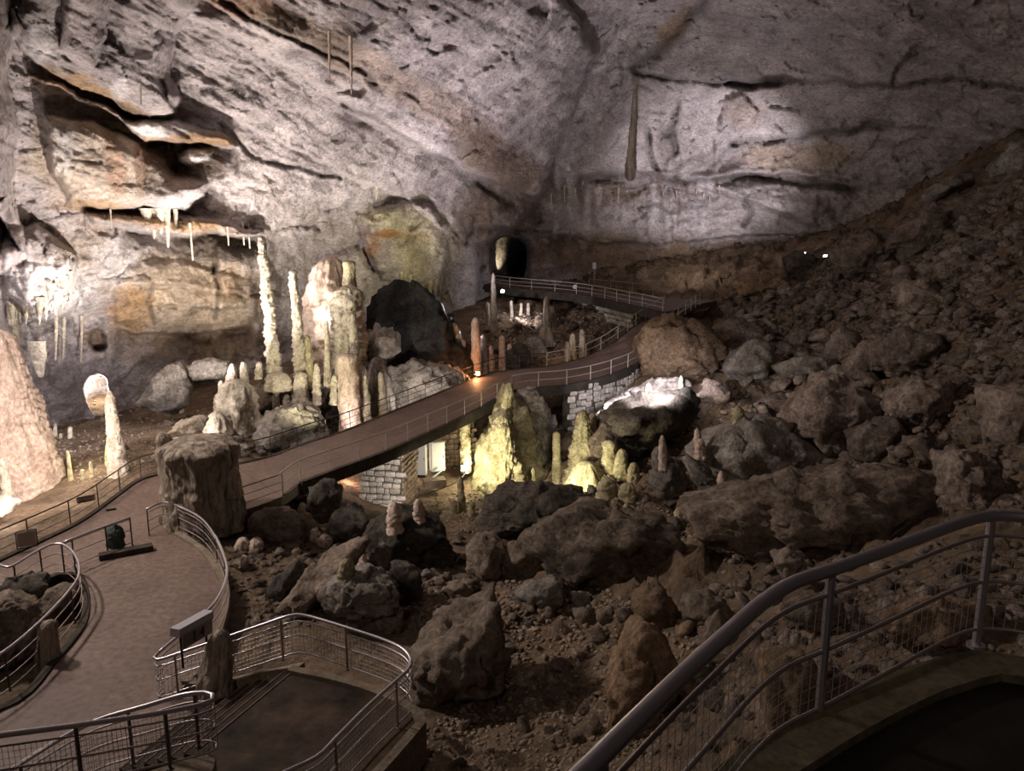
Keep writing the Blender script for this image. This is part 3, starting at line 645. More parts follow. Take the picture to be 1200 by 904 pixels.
railing('railing', 'pale railing of the upper walkway leading to the tunnel', up(UF, 1.1), 1.1, (.33, .66), 2.6, .035, .022, .03, 'farsteel', step=.8)
railing('railing', 'far pale railing at the foot of the back wall, behind the upper walkway', up([(790,349,5.1),(740,344,5.2),(690,339,5.4)], 1.1), 1.1, (.5,), 2.6, .028, .018, .024, 'rust', step=.8)
railing('railing', 'short low railing beside the mossy boulder at the path junction', up([(757,400,3.0),(778,387,3.8),(800,370,4.6),(820,357,4.9)], 1.0), 1.0, (.5,), 2.2, .03, .018, .026, 'farsteel', step=.6)
railing('railing', 'railing from the stump to the near bridge corner', up([(280,602,0),(305,593,0),(332,583,0)], 1.05), 1.05, (.33, .66, .95), 1.7, .03, .016, .026, 'rust', step=.4)
# ------------------------------------------------------------------ boulders
_ico = {}
def ico(sub):
    if sub not in _ico:
        b = bmesh.new(); bmesh.ops.create_icosphere(b, subdivisions=sub, radius=1)
        v = np.array([p.co[:] for p in b.verts]); v /= np.linalg.norm(v, axis=1)[:, None]
        f = np.array([[q.index for q in p.verts] for p in b.faces]); b.free(); _ico[sub] = (v, f)
    return _ico[sub]
_seed = [0]
def rock_from_points(pts, sub=4, rough=.06, p=46, seed=None, cuts=5):
    """boulder with the flats and edges of the hull of pts; returns vertices and faces"""
    _seed[0] += 1; sd = (seed if seed is not None else _seed[0]) * 13.7
    X = np.array([tuple(q) for q in pts], float); lo, hi = X.min(0), X.max(0); c = (lo + hi) / 2; e = np.maximum((hi - lo) / 2, 1e-3)
    Y = (X - c) / e; cc = Y.mean(0); Y = Y - cc
    b = bmesh.new()
    for q in Y: b.verts.new(q)
    r = bmesh.ops.convex_hull(b, input=b.verts); bmesh.ops.recalc_face_normals(b, faces=b.faces)
    nn, hh = [], []
    for f in b.faces:
        n = f.normal; 
        if n.length < .5: continue
        h = n.dot(f.verts[0].co)
        if h < 0: n = -n; h = -h
        nn.append(n[:]); hh.append(max(h, .05))
    b.free(); nn = np.array(nn); hh = np.array(hh); key = np.unique(np.round(np.c_[nn, hh], 2), axis=0); nn, hh = key[:, :3], np.maximum(key[:, 3], .05)
    rs = np.random.default_rng(int(sd * 10) + 5); 
    for _ in range(cuts):                                   # broken corners
        n = rs.normal(size=3); n /= np.linalg.norm(n); h = (Y @ n).max() * rs.uniform(.70, .9)
        nn = np.vstack([nn, n]); hh = np.append(hh, max(h, .15))
    d, F = ico(sub); q = np.clip(d @ nn.T / hh, 0, None); R = (q ** p).sum(1) ** (-1 / p)
    V = (d * R[:, None] + cc) * e + c
    size = float(np.mean(e)); W = V / size
    n1 = fbm(W * .9 + sd, 4); n2 = ridged(W * 2.6 + sd, 4); n3 = ridged(np.c_[W[:, 0] * 1.2, W[:, 1] * 1.2, (W[:, 2] + .35 * W[:, 0]) * 6] + sd, 2)
    k = rough * size; out = (V - (cc * e + c)); out /= np.linalg.norm(out, axis=1)[:, None] + 1e-9
    Wq = W + .25 * np.c_[fbm(W * 1.5 + sd + 3, 2), fbm(W * 1.5 + sd + 13, 2), fbm(W * 1.5 + sd + 23, 2)]
    c1 = chips(Wq + sd, .62, 3) ; c2 = chips(Wq + sd, .26, 8)
    V = V + out * (k * (1.5 * n1 + .5 * n2 + .3 * n3 + 3.2 * c1 + 1.5 * c2))[:, None]
    return V, F
HERO = []     # outlines already taken by large boulders
_gz = ground_np(XY).reshape(len(gxs), len(gys))
def gz_fast(x, y):
    i = np.clip(np.searchsorted(gxs, x) - 1, 0, len(gxs) - 2); j = np.clip(np.searchsorted(gys, y) - 1, 0, len(gys) - 2)
    tx = np.clip((x - gxs[i]) / (gxs[i + 1] - gxs[i]), 0, 1); ty = np.clip((y - gys[j]) / (gys[j + 1] - gys[j]), 0, 1)
    return _gz[i, j] * (1 - tx) * (1 - ty) + _gz[i + 1, j] * tx * (1 - ty) + _gz[i, j + 1] * (1 - tx) * ty + _gz[i + 1, j + 1] * tx * ty
def hit(px, py):
    v = (452 - py) / FPX; x = (px - 600) / FPX * _DS; y = _DS * (CP + v * SP); z = H + _DS * (-SP + v * CP)
    g = (z < gz_fast(x, y)) & (_DS > 9); i = int(np.argmax(g)); return float(_DS[i]) if g.any() else 62.0
def boulder(label, out, mat='boulder', depth=None, ridge=(), thick=.8, sub=4, rough=.06, name='boulder', cat='boulder', p=70, group=None, bulge=.38, lift=0):
    xs = [q[0] for q in out]; ys = [q[1] for q in out]; cx = (min(xs) + max(xs)) / 2; cy = (min(ys) + max(ys)) / 2
    d = depth if depth is not None else hit(cx, max(ys) - .12 * (max(ys) - min(ys)))
    mw = min(max(xs) - min(xs), max(ys) - min(ys)) / FPX * d
    P = [at(x, y, d) for x, y in out]; c = at(cx, cy, d); fw = Vector((0, CP, -SP)); gw = Vector((0, 1, 0))
    P += [c + (q - c) * .86 + gw * (thick * mw) for q in P[:len(out)]][::2]
    if ridge: P += [at(q[0], q[1], d + q[2] * mw) for q in ridge]
    else:
        rq = random.Random(len(HERO) + 5); ia = rq.randrange(len(out)); ib = (ia + len(out) // 2) % len(out)
        P += [c + (P[ia] - c) * rq.uniform(.35, .7) - fw * (bulge * 1.15 * mw), c + (P[ib] - c) * rq.uniform(.1, .45) - fw * (bulge * mw * rq.uniform(.6, 1.2))]
    # foot in the ground
    P += [c + (q - c) * .85 + gw * (.4 * mw) - Vector((0, 0, .25 * mw)) for q in P[:len(out)] if q.z < c.z]
    cm = sum((Vector(q) for q in P), Vector()) / len(P); P = [cm + (q - cm) * 1.05 for q in P]
    V, F = rock_from_points(P, sub, rough, p, None, 0 if (cat == 'stone' or sub > 4) else 1)
    org = np.array([c.x, c.y + .2 * mw, V[:, 2].min()])
    o = link(name, np_mesh(name, V - org, F), M[mat], None, tuple(org)); tag(o, label, cat, group); HERO.append(out)
    return o
BL = [
 ('big pale wedge-shaped boulder right of the wet landing railing', [(478,790),(492,765),(520,745),(560,726),(576,722),(580,740),(592,772),(584,800),(560,825),(530,834),(506,836),(490,822)], 'boulder', None, [(512,800,-.35),(520,760,-.2),(570,790,-.25)], .8, 5),
 ('ochre orange boulder with a flat face in the middle of the gravel', [(744,712),(758,699),(773,690),(788,702),(795,725),(800,737),(788,746),(768,750),(751,735)], 'orange', None, [(770,715,-.35)], .8, 4),
 ('tall tan standing boulder left of the near handrail', [(752,748),(772,751),(790,778),(797,812),(768,850),(738,872),(716,852),(713,820),(725,795),(735,765)], 'orange', None, [(755,800,-.3)], .8, 5),
 ('small orange rock leaning against the ochre boulder', [(793,746),(806,728),(815,733),(808,747),(798,751)], 'orange', None, (), .8, 3),
 ('flat tan boulder right of the ochre boulder', [(802,712),(818,700),(845,708),(864,728),(845,735),(818,738),(805,726)], 'boulder', None, (), .9, 4),
 ('pointed brown slab standing right of the small orange rock', [(822,758),(841,716),(852,727),(862,742),(850,758)], 'boulder', None, (), .6, 4),
 ('huge dark block with a squared right end in the middle of the boulder field', [(620,640),(630,615),(680,600),(730,612),(796,624),(801,655),(798,689),(772,694),(735,688),(690,688),(650,668)], 'boulder', 27, [(700,640,-.35),(790,640,-.15)], .6, 5),
 ('dark flat-topped boulder below the yellow stalagmite mound', [(564,610),(575,586),(592,577),(640,574),(682,584),(692,602),(664,616),(640,624),(590,630),(566,624)], 'dark', None, (), .8, 5),
 ('brown rounded boulder left of the two in front of the dark flat-topped one', [(548,648),(560,632),(580,634),(594,655),(586,680),(562,684),(550,668)], 'boulder', None, (), .8, 4),
 ('brown pointed boulder right of the two in front of the dark flat-topped one', [(582,668),(598,642),(620,634),(642,650),(637,672),(612,683),(588,679)], 'boulder', None, [(612,655,-.35)], .8, 4),
 ('pale flat stone lying in the gravel below the brown boulders', [(603,698),(625,686),(652,683),(660,700),(655,711),(630,714),(610,709)], 'grey', None, (), .8, 4),
 ('dark blocky stone above the pale flat stone', [(637,664),(660,655),(681,660),(688,672),(676,686),(650,690)], 'dark', None, (), .8, 4),
 ('round pale stone at the shadow edge left of the ochre boulder', [(669,702),(680,694),(692,702),(690,712),(676,714)], 'grey', None, (), .9, 3),
 ('rounded tan stone on the gravel, leftmost of three in a row', [(672,722),(686,714),(698,720),(696,732),(680,735)], 'boulder', None, (), .9, 3),
 ('rounded tan stone on the gravel, middle of three in a row', [(699,724),(709,714),(720,718),(720,730),(706,733)], 'boulder', None, (), .9, 3),
 ('rounded tan stone on the gravel, rightmost of three in a row', [(721,722),(729,714),(741,720),(738,730),(726,732)], 'boulder', None, (), .9, 3),
 ('greenish oval stone right of the dark boulder hollow', [(522,690),(534,683),(552,688),(556,698),(542,705),(526,701)], 'boulder', None, (), .9, 4),
 ('dark blocky boulder left of the boulder topped with a round stalagmite', [(382,622),(393,606),(412,599),(428,612),(432,636),(416,648),(395,642)], 'dark', None, [(405,618,-.35)], .8, 4),
 ('large dark boulder topped with a round stubby stalagmite', [(427,632),(443,611),(466,603),(490,610),(507,625),(532,650),(522,670),(480,674),(440,668)], 'dark', None, [(470,630,-.35)], .8, 5),
 ('small tan triangular rock in front of the large dark boulder', [(430,664),(447,634),(458,650),(456,668),(440,671)], 'boulder', 24.5, (), .7, 4),
 ('long dark slab leaning up from the landing corner', [(329,714),(345,690),(385,655),(415,637),(428,642),(420,656),(396,676),(366,708),(348,728)], 'boulder', 24, (), .5, 5),
 ('pale domed boulder with a yellow knob beside it', [(375,700),(388,682),(420,674),(445,681),(462,698),(468,713),(446,724),(410,724),(385,714)], 'grey', 22.5, (), .8, 5),
 ('dark boulder just right of the pale domed boulder', [(440,672),(472,664),(492,680),(490,704),(470,712),(450,700)], 'dark', None, (), .8, 4),
 ('blocky brown stone between the landing railing and the pale domed boulder', [(440,728),(452,720),(470,724),(472,738),(456,746),(442,740)], 'boulder', None, (), .8, 4),
 ('dark slab tilted beside the leaning long slab', [(312,702),(322,680),(345,664),(354,678),(340,694),(328,710)], 'dark', None, (), .6, 4),
 ('brown rock heap right of the stump, below the bridge railing', [(284,616),(300,602),(330,600),(352,612),(356,630),(320,638),(290,632)], 'boulder', None, (), .8, 4),
 ('dark rock under the near end of the bridge', [(362,575),(385,562),(398,575),(396,605),(372,612),(360,598)], 'dark', 33, (), .8, 4),
 ('flat-topped mossy boulder inside the left curved railing', [(-12,700),(8,680),(36,680),(50,697),(42,712),(20,722),(-8,720)], 'dark', None, (), .8, 4),
 ('large dark boulder against the left edge of the picture, inside the curved railing', [(-30,715),(0,706),(22,722),(30,748),(18,782),(-30,800)], 'boulder', None, (), .8, 5),
 ('small rounded boulder beside the flat-topped mossy one', [(44,712),(56,692),(72,690),(84,704),(78,722),(58,730)], 'boulder', None, (), .8, 4),
 ('huge grey boulder with a tilted pale top edge on the right slope', [(806,537),(842,516),(880,494),(915,494),(937,512),(966,546),(956,571),(930,578),(880,575),(845,582),(828,570)], 'grey', 34, [(880,535,-.32),(930,540,-.2)], .6, 5),
 ('pale thin-edged slab standing below the grey boulder', [(764,533),(771,526),(786,532),(802,542),(803,578),(771,586),(765,560)], 'grey', 37, (), .3, 4),
 ('leaning pale plate against the left end of the huge grey boulder', [(805,533),(826,545),(847,574),(838,581),(815,561),(806,546)], 'grey', 32.5, (), .35, 4),
 ('very wide brown boulder above the near handrail', [(808,604),(840,590),(900,583),(950,574),(1000,561),(1060,556),(1102,560),(1112,588),(1080,626),(1040,660),(980,674),(930,674),(890,657),(860,642),(826,624)], 'boulder', 23, [(960,620,-.3),(1050,600,-.25)], .6, 5),
 ('block with a bright craggy left face on the right slope', [(932,486),(950,456),(985,447),(1028,468),(1046,490),(1018,512),(1000,531),(970,531),(945,507)], 'slope', None, [(965,490,-.35)], .8, 5),
 ('mossy rounded boulder beside the ramp of the path', [(748,408),(762,386),(785,375),(815,378),(836,392),(846,420),(832,439),(800,442),(770,441),(754,426)], 'orange', 53, (), .8, 5),
 ('dark boulder behind the streaked bright rock', [(838,392),(850,376),(880,378),(900,392),(900,415),(870,425),(846,420)], 'boulder', None, (), .8, 4),
 ('brightly streaked rock right of the mossy boulder', [(854,432),(868,413),(886,399),(906,408),(910,426),(898,446),(872,442)], 'grey', 50, (), .7, 4),
 ('flat pale slab right of the brightly streaked rock', [(908,432),(930,422),(962,419),(974,434),(956,448),(925,445)], 'grey', None, (), .7, 4),
 ('small square block touching the right end of the flat pale slab', [(972,438),(978,428),(994,430),(995,441),(980,445)], 'grey', None, (), .7, 3),
 ('flat-faced dark rock below the block with the craggy face', [(1006,515),(1020,498),(1050,491),(1063,509),(1045,526),(1025,543),(1008,531)], 'slope', None, (), .7, 4),
 ('layered pinkish boulder in the middle of the right slope', [(1046,482),(1062,460),(1090,446),(1116,452),(1127,475),(1110,492),(1085,503),(1052,492)], 'slope', None, [(1090,475,-.35)], .8, 5),
 ('tall brown block at the right edge of the picture', [(1167,466),(1185,454),(1228,460),(1228,515),(1186,524),(1172,505)], 'slope', None, (), .8, 4),
 ('craggy pinkish rock above the bend of the near handrail', [(1117,541),(1135,530),(1160,543),(1176,570),(1160,605),(1120,612),(1108,588),(1124,565)], 'slope', 22, (), .7, 5),
 ('long flat stone resting on the very wide brown boulder', [(977,567),(995,551),(1040,545),(1066,552),(1024,562),(990,577)], 'slope', 27, (), .6, 4),
 ('tilted slab left of the craggy pinkish rock', [(1063,514),(1085,514),(1101,530),(1112,556),(1091,562),(1075,542)], 'slope', None, (), .5, 4),
 ('rounded stone left of the tall brown block', [(1135,508),(1150,498),(1172,500),(1172,514),(1152,520),(1138,518)], 'slope', None, (), .8, 4),
 ('big craggy boulder with a yellowish patch high on the right slope', [(1030,410),(1058,386),(1100,396),(1122,418),(1102,433),(1056,437),(1036,427)], 'slope', None, (), .8, 5),
 ('triangular slab leaning on the right slope above the flat pale slab', [(968,421),(983,386),(1008,390),(1013,412),(1000,426)], 'slope', None, (), .6, 4),
 ('pair-like brown boulder left of the craggy yellowish one', [(998,432),(1010,404),(1028,398),(1036,420),(1028,440),(1006,445)], 'slope', None, (), .8, 4),
 ('long pale slab at the top of the slope against the dark wall', [(1088,229),(1104,213),(1134,200),(1151,202),(1142,212),(1112,226),(1096,233)], 'grey', None, (), .6, 4),
 ('big angular brown boulder at the left end of the upper ledge', [(982,294),(1004,276),(1040,268),(1066,280),(1060,300),(1030,316),(998,318)], 'boulder', 59, [(1020,285,-.35)], .8, 5),
 ('long brown slab forming the middle of the upper ledge', [(1050,282),(1070,256),(1120,234),(1158,226),(1165,245),(1120,274),(1075,296)], 'boulder', 57, [(1110,250,-.3)], .6, 5),
 ('brown slab at the right end of the upper ledge', [(1140,240),(1170,215),(1210,200),(1262,190),(1262,240),(1200,252),(1160,262)], 'boulder', 55, [(1190,225,-.3)], .6, 5),
 ('long pale stone lying below the huge brown ledge', [(1130,287),(1145,282),(1180,285),(1194,291),(1176,298),(1140,296)], 'grey', None, (), .8, 4),
 ('square brown block below the long pale stone', [(1100,311),(1124,298),(1150,305),(1152,322),(1122,331),(1105,326)], 'slope', None, (), .8, 4),
 ('cube-shaped block in the upper rubble of the slope', [(1056,334),(1090,326),(1103,340),(1098,358),(1070,366),(1058,352)], 'slope', None, (), .8, 4),
 ('flat golden brown ledge left of the hidden floodlight', [(858,332),(888,318),(934,318),(942,330),(916,343),(870,346)], 'orange', 72, (), .7, 4),
 ('dark slab shading the hidden floodlight', [(920,302),(940,296),(966,306),(968,318),(950,326),(925,316)], 'dark', 70, (), .7, 4),
 ('grey rock at the top right edge under the dark wall', [(1172,198),(1186,171),(1216,160),(1236,200),(1192,207)], 'grey', 56, (), .8, 4),
 ('long ochre boulder seen through the near railing', [(1043,737),(1080,716),(1120,708),(1160,712),(1162,745),(1122,764),(1075,760),(1050,750)], 'orange', 12.5, (), .6, 5),
 ('pale brown cube-shaped boulder seen through the near railing', [(898,787),(915,775),(946,775),(964,790),(962,838),(936,862),(906,852),(897,815)], 'orange', 12.5, (), .8, 4),
 ('jagged brown rock just above the bend of the near handrail', [(910,657),(925,643),(941,650),(943,672),(921,677)], 'slope', 18, (), .8, 4),
 ('brown rock behind the middle of the near railing', [(924,722),(958,700),(990,712),(988,735),(952,742)], 'boulder', 15, (), .8, 4),
 ('small red-brown pointed rock under the near handrail', [(850,905),(862,866),(892,888),(886,915)], 'orange', 11.5, (), .7, 4),
 ('dark overhanging block under the bright white ledge', [(700,505),(720,482),(760,466),(808,456),(822,472),(802,502),(770,526),(735,546),(712,540)], 'dark', 44, (), .6, 5),
 ('brightly lit white ledge rock beside the curved stone wall', [(712,476),(735,462),(765,448),(797,444),(806,455),(788,468),(750,478),(730,490),(715,487)], 'grey', 46, (), .6, 5),
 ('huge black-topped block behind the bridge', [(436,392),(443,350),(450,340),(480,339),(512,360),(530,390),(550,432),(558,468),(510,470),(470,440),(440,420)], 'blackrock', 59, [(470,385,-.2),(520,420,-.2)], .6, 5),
 ('broad pale boulder under the bridge railing, left of the glowing column', [(298,508),(316,484),(350,478),(376,496),(382,520),(340,536),(302,534)], 'grey', 44.5, (), .7, 5),
 ('rounded shaded boulder at the foot of the two tall white stalagmites', [(300,470),(310,446),(345,440),(368,452),(370,476),(330,486),(304,484)], 'boulder', 50.5, (), .7, 5),
 ('jagged grey rocks just right of the massive knobby column', [(425,470),(432,425),(446,420),(456,450),(462,490),(440,498),(428,490)], 'grey', 53, (), .7, 4),
 ('greenish craggy rock body of the big yellow-lit mound', [(556,566),(571,505),(588,462),(600,456),(618,490),(634,540),(642,572),(620,584),(585,586),(560,578)], 'flowyel', 47.6, [(592,540,-.25)], .7, 5),
 ('pale grey boulder leaning on the huge black-topped block', [(426,400),(440,380),(468,388),(470,410),(450,428),(430,420)], 'grey', 58, (), .6, 4),
 ('grey-white lower block just behind the bridge railing', [(452,440),(480,425),(512,428),(548,440),(553,462),(520,474),(470,484),(450,466)], 'grey', 56.5, (), .6, 5),
 ('tilted pale slab left of the glowing column', [(298,503),(318,482),(350,477),(377,490),(372,505),(332,517),(306,518)], 'grey', None, (), .7, 4),
 ('grey rounded rock behind the tilted pale slab', [(350,462),(372,448),(388,468),(374,490),(354,486)], 'grey', None, (), .7, 4),
 ('dark angular rock right of the tilted pale slab', [(374,492),(386,462),(400,470),(402,500),(386,508)], 'dark', None, (), .7, 4),
 ('flat grey rock behind the bridge railing, right of the glowing column', [(425,500),(436,470),(452,476),(456,498),(440,510)], 'grey', None, (), .7, 4),
 ('brown shaded rock just left of the glowing column', [(306,470),(322,452),(345,452),(352,470),(338,482),(314,482)], 'boulder', None, (), .7, 4),
 ('grey hump of rock at the foot of the left wall', [(160,474),(175,446),(205,429),(216,440),(214,472),(190,480)], 'grey', 50, (), .7, 4),
 ('grey jagged rock above the dark hollow at the left', [(214,434),(238,421),(266,424),(264,440),(222,444)], 'grey', 51, (), .7, 4),
 ('brightly lit white rock behind the stump', [(196,508),(214,493),(238,487),(242,498),(218,513)], 'flow', 41.5, (), .7, 4),
 ('white rock cut off by the left edge beyond the railing', [(-14,588),(6,582),(16,592),(2,604),(-14,606)], 'flow', 31, (), .7, 4),
 ('grey boulder forming the right side of the yellow mound', [(598,480),(612,458),(630,458),(642,480),(647,505),(641,540),(628,562),(600,566)], 'grey', 49, (), .7, 5),
 ('lit slab of rock in the pit between bridge and upper walkway', [(606,412),(620,396),(632,398),(642,412),(640,428),(616,428)], 'grey', 66, (), .7, 4),
 ('dark boulder in the pit behind the bridge railing', [(585,425),(594,408),(612,404),(622,420),(614,436),(592,438)], 'dark', 63, (), .7, 4),
 ('sloping brown boulder at the foot of the curved stone wall', [(690,520),(706,500),(724,505),(730,530),(712,548),(694,540)], 'boulder', 43, (), .7, 4),
 ('rock heap right of the white ledge', [(806,470),(826,446),(850,450),(858,470),(838,486),(814,486)], 'slope', None, (), .8, 4),
 ('round dark boulder in the rubble above the grey boulder', [(890,478),(902,462),(925,462),(934,478),(922,494),(900,494)], 'slope', None, (), .8, 4),
]
for row in BL:
    boulder(row[0], row[1], row[2], row[3], row[4], row[5], row[6])
# pale rounded lumps in the dark corner below the stump
for x, y, r, lb, mt in [(282,640,9,'pale round lump, left of the pair in the dark corner below the stump','flowpink'),(297,642,10,'pale round lump, right of the pair in the dark corner below the stump','flowpink'),(281,662,9,'brown round lump below the pair of pale ones','flowbrown'),
    (366,630,9,'pale popcorn lump left of the dark blocky boulder','flowpink'),(379,636,9,'second pale popcorn lump touching the dark blocky boulder','flowpink'),(346,648,5,'tiny pale round stone in the dark corner','flowpink'),
    (345,668,11,'brown rounded stone at the top of the tilted dark slab','boulder'),(361,666,9,'dark rounded stone beside the leaning long slab','boulder'),(361,700,11,'greyish round stone left of the pale domed boulder','boulder'),
    (420,662,11,'pale lumpy stone on top of the pale domed boulder','flowpink'),(436,668,9,'pale rounded stone right of the lumpy one','grey'),(499,676,7,'flat round stone left of the greenish oval one','grey'),(484,700,8,'small grey stone at the right foot of the dark boulders','grey'),
    (1046,610,12,'round stone half buried above the wide brown boulder','slope'),(760,836,9,'pale stone in the gravel beside the standing boulder','grey'),(412,740,9,'dull stone at the landing railing corner','boulder')]:
    q = [(x + r * math.cos(a) * random.uniform(.85, 1.1), y + r * .85 * math.sin(a) * random.uniform(.85, 1.1)) for a in [k * math.pi / 4 for k in range(8)]]
    boulder(lb, q, mt, None, (), .9, 4, .07, 'stone', 'stone', 10)

# ------------------------------------------------------------------ medium stones, one object each
def random_rock(sub, seed, flat=.7):
    r = random.Random(seed); P = []
    for _ in range(13):
        a = Vector((r.gauss(0, 1), r.gauss(0, 1), r.gauss(0, 1))).normalized(); P.append(Vector((a.x, a.y * r.uniform(.7, .95), a.z * flat)) * r.uniform(.75, 1.1))
    V, F = rock_from_points(P, sub, .07, 50, seed, 4); return V, F
VAR = [np_mesh('rock', *random_rock(3, 100 + k, random.choice((.5, .65, .8)))) for k in range(14)]
for m_ in VAR: m_.materials.append(M['slope'])
PREPS = (' right of', ' left of', ' in the', ' with a', ' behind', ' beside', ' below', ' above', ' inside', ' against', ' seen', ' at the', ' topped', ' between', ' from', ' touching', ' leaning', ' resting', ' lying', ' standing', ' high', ' along', ' under', ' forming', ' cut ', ' half', ' of rock')
def short(lb):
    k = min([lb.find(q) for q in PREPS if lb.find(q) > 0] or [len(lb)]); return lb[:k]
HL = [(short(r[0]), r[1]) for r in BL]
HC = [(n, sum(p[0] for p in q) / len(q), sum(p[1] for p in q) / len(q), (max(p[0] for p in q) - min(p[0] for p in q)) / 2, (max(p[1] for p in q) - min(p[1] for p in q)) / 2) for n, q in HL if sum(1 for m, _ in HL if m == n) == 1 and len(n.split()) > 1]
USED = set()
def near_label(x, y, s):
    best = None
    for n, cx, cy, rx, ry in HC:
        dx, dy = x - cx, y - cy; g = math.hypot(max(0, abs(dx) - rx), max(0, abs(dy) - ry))
        if g < 34:
            dr = ('right of' if dx > 0 else 'left of') if abs(dx) / rx > abs(dy) / ry else ('below' if dy > 0 else 'above')
            for sz in ((('small', 'little') if s < 9 else ('medium', 'middling') if s < 14 else ('larger', 'sizeable'))):
                for dd in ('just ', 'a little way '):
                    if dd == 'just ' and g > 16: continue
                    lb = f'{sz} angular rock {dd}{dr} the {n}'
                    if lb not in USED and len(lb.split()) <= 16: 
                        if best is None or g < best[0]: best = (g, lb)
                        break
                else: continue
                break
    if best: USED.add(best[1]); return best[1]
def in_poly(x, y, P):
    c = False; n = len(P)
    for i in range(n):
        x1, y1 = P[i]; x2, y2 = P[(i + 1) % n]
        if (y1 > y) != (y2 > y) and x < (x2 - x1) * (y - y1) / (y2 - y1) + x1: c = not c
    return c
def free(x, y): return not any(in_poly(x, y, h) for h in HERO)
def poly_sample(P, rnd):
    xs = [p[0] for p in P]; ys = [p[1] for p in P]
    while True:
        x, y = rnd.uniform(min(xs), max(xs)), rnd.uniform(min(ys), max(ys))
        if in_poly(x, y, P): return x, y
ROCKSETS = [
 ('angular brown rock among many like it on the big right-hand rock slope', 'rocks of the right-hand slope', [(850,352),(940,325),(1000,318),(1200,268),(1215,560),(1110,600),(1060,545),(960,540),(870,480),(850,440)], 130, 7, 24, 'slope'),
 ('dull brown stone in the dark boulder field right of the brown path', 'stones of the central boulder field', [(275,615),(380,640),(560,630),(700,690),(740,740),(720,890),(520,900),(520,850),(600,740),(480,735),(300,700)], 64, 6, 17, 'boulder'),
 ('dim stone on the slope seen through the near railing', 'stones behind the near railing', [(870,650),(1200,640),(1200,760),(1050,790),(860,860),(780,870),(860,740)], 42, 7, 24, 'boulder'),
 ('pale lumpy stone at the foot of the yellow stalagmites', 'stones round the yellow stalagmites', [(650,575),(700,560),(760,560),(860,585),(860,620),(800,620),(690,610)], 22, 5, 13, 'grey'),
 ('small brown rock on the left ground beyond the dark railing', 'rocks beyond the left railing', [(70,505),(150,475),(270,480),(250,520),(200,530),(100,545)], 16, 4, 10, 'boulder'),
 ('dark rock in the pit between the bridge bend and the upper walkway', 'rocks of the pit', [(590,365),(700,375),(720,390),(680,412),(560,425),(560,380)], 24, 4, 11, 'dark'),
]
rnd = random.Random(11)
for lb, gr, Pg, cnt, s0, s1, mt in ROCKSETS:
    k = 0; tries = 0; placed = []; meshes = [m_.copy() for m_ in VAR[:7]]
    for m_ in meshes: m_.materials.clear(); m_.materials.append(M[mt])
    while k < cnt and tries < cnt * 20:
        tries += 1; x, y = poly_sample(Pg, rnd); s = s0 + (s1 - s0) * rnd.random() ** 2.2
        if not free(x, y) or any(math.hypot(x - a, y - b) < (s + c) * .75 for a, b, c in placed): continue
        placed.append((x, y, s)); d = hit(x, y); r = s / FPX * d; p = at(x, y, d)
        o = link('rock', rnd.choice(meshes), None, None, (p.x, p.y, p.z + r * .25))
        o.rotation_euler = (rnd.uniform(-.5, .5), rnd.uniform(-.5, .5), rnd.uniform(0, 6.28)); q = r * rnd.uniform(.9, 1.15); o.scale = (q * rnd.uniform(.9, 1.3), q, q * rnd.uniform(.8, 1.1))
        tag(o, near_label(x, y, s) or lb, 'rock', gr); k += 1
# ------------------------------------------------------------------ rubble and gravel: what nobody could count
def rubble(name, label, Pg, cnt, s0, s1, mt, pw=3.0, cat='rubble', big=False):
    tmp = [random_rock(2 if big else 1, 300 + k, .7) for k in range(8)]; Vs = []; Fs = []; n = 0
    for k in range(cnt):
        x, y = poly_sample(Pg, rnd); s = s0 + (s1 - s0) * rnd.random() ** pw; d = hit(x, y); r = s / FPX * d; p = at(x, y, d)
        V, F = tmp[k % 8]; a = rnd.uniform(0, 6.28); b = rnd.uniform(-.6, .6); ca, sa, cb, sb = math.cos(a), math.sin(a), math.cos(b), math.sin(b)
        R = np.array([[ca, -sa, 0], [sa, ca, 0], [0, 0, 1]]) @ np.array([[1, 0, 0], [0, cb, -sb], [0, sb, cb]])
        Vs.append((V * np.array([1.15, 1, .85]) * r) @ R.T + np.array([p.x, p.y, p.z + r * .15])); Fs.append(F + n); n += len(V)
    o = link(name, np_mesh(name, np.concatenate(Vs), np.concatenate(Fs), False), M[mt]); o['kind'] = 'stuff'; tag(o, label, cat)
rubble('rubble', 'loose angular rubble covering the right-hand rock slope', [(845,352),(940,320),(1010,300),(1215,255),(1225,620),(1110,612),(1060,560),(960,560),(880,505),(850,450)], 5600, 1.8, 9, 'slope', 2.2)
rubble('rubble', 'larger broken blocks packed between the boulders of the right-hand slope', [(850,352),(940,325),(1010,305),(1210,262),(1222,600),(1110,600),(1060,550),(960,550),(880,490),(855,440)], 620, 7, 17, 'slope', 1.6, big=True)
rubble('gravel', 'brown gravel and pebbles covering the ground in the centre', [(430,705),(560,680),(700,690),(760,700),(830,740),(760,910),(440,912),(500,850),(590,800),(590,740),(470,740)], 5200, 1.6, 7.5, 'pebble', 2.4, cat='gravel')
rubble('rubble', 'dim blocks lying on the top of the slope under the dark wall', [(975,300),(1060,262),(1215,200),(1215,270),(1010,312)], 230, 4, 14, 'slope', 1.8, big=True)
rubble('rubble', 'broken blocks of all sizes lying between the boulders in the centre', [(275,615),(380,640),(560,630),(660,690),(640,730),(480,740),(400,720),(300,735)], 260, 5, 13, 'boulder', 1.6, big=True)
rubble('rubble', 'blocks and stones lying on the slope behind the near railing', [(850,650),(1210,640),(1210,780),(1050,795),(840,890),(790,840)], 240, 7, 20, 'slope', 1.8, big=True)
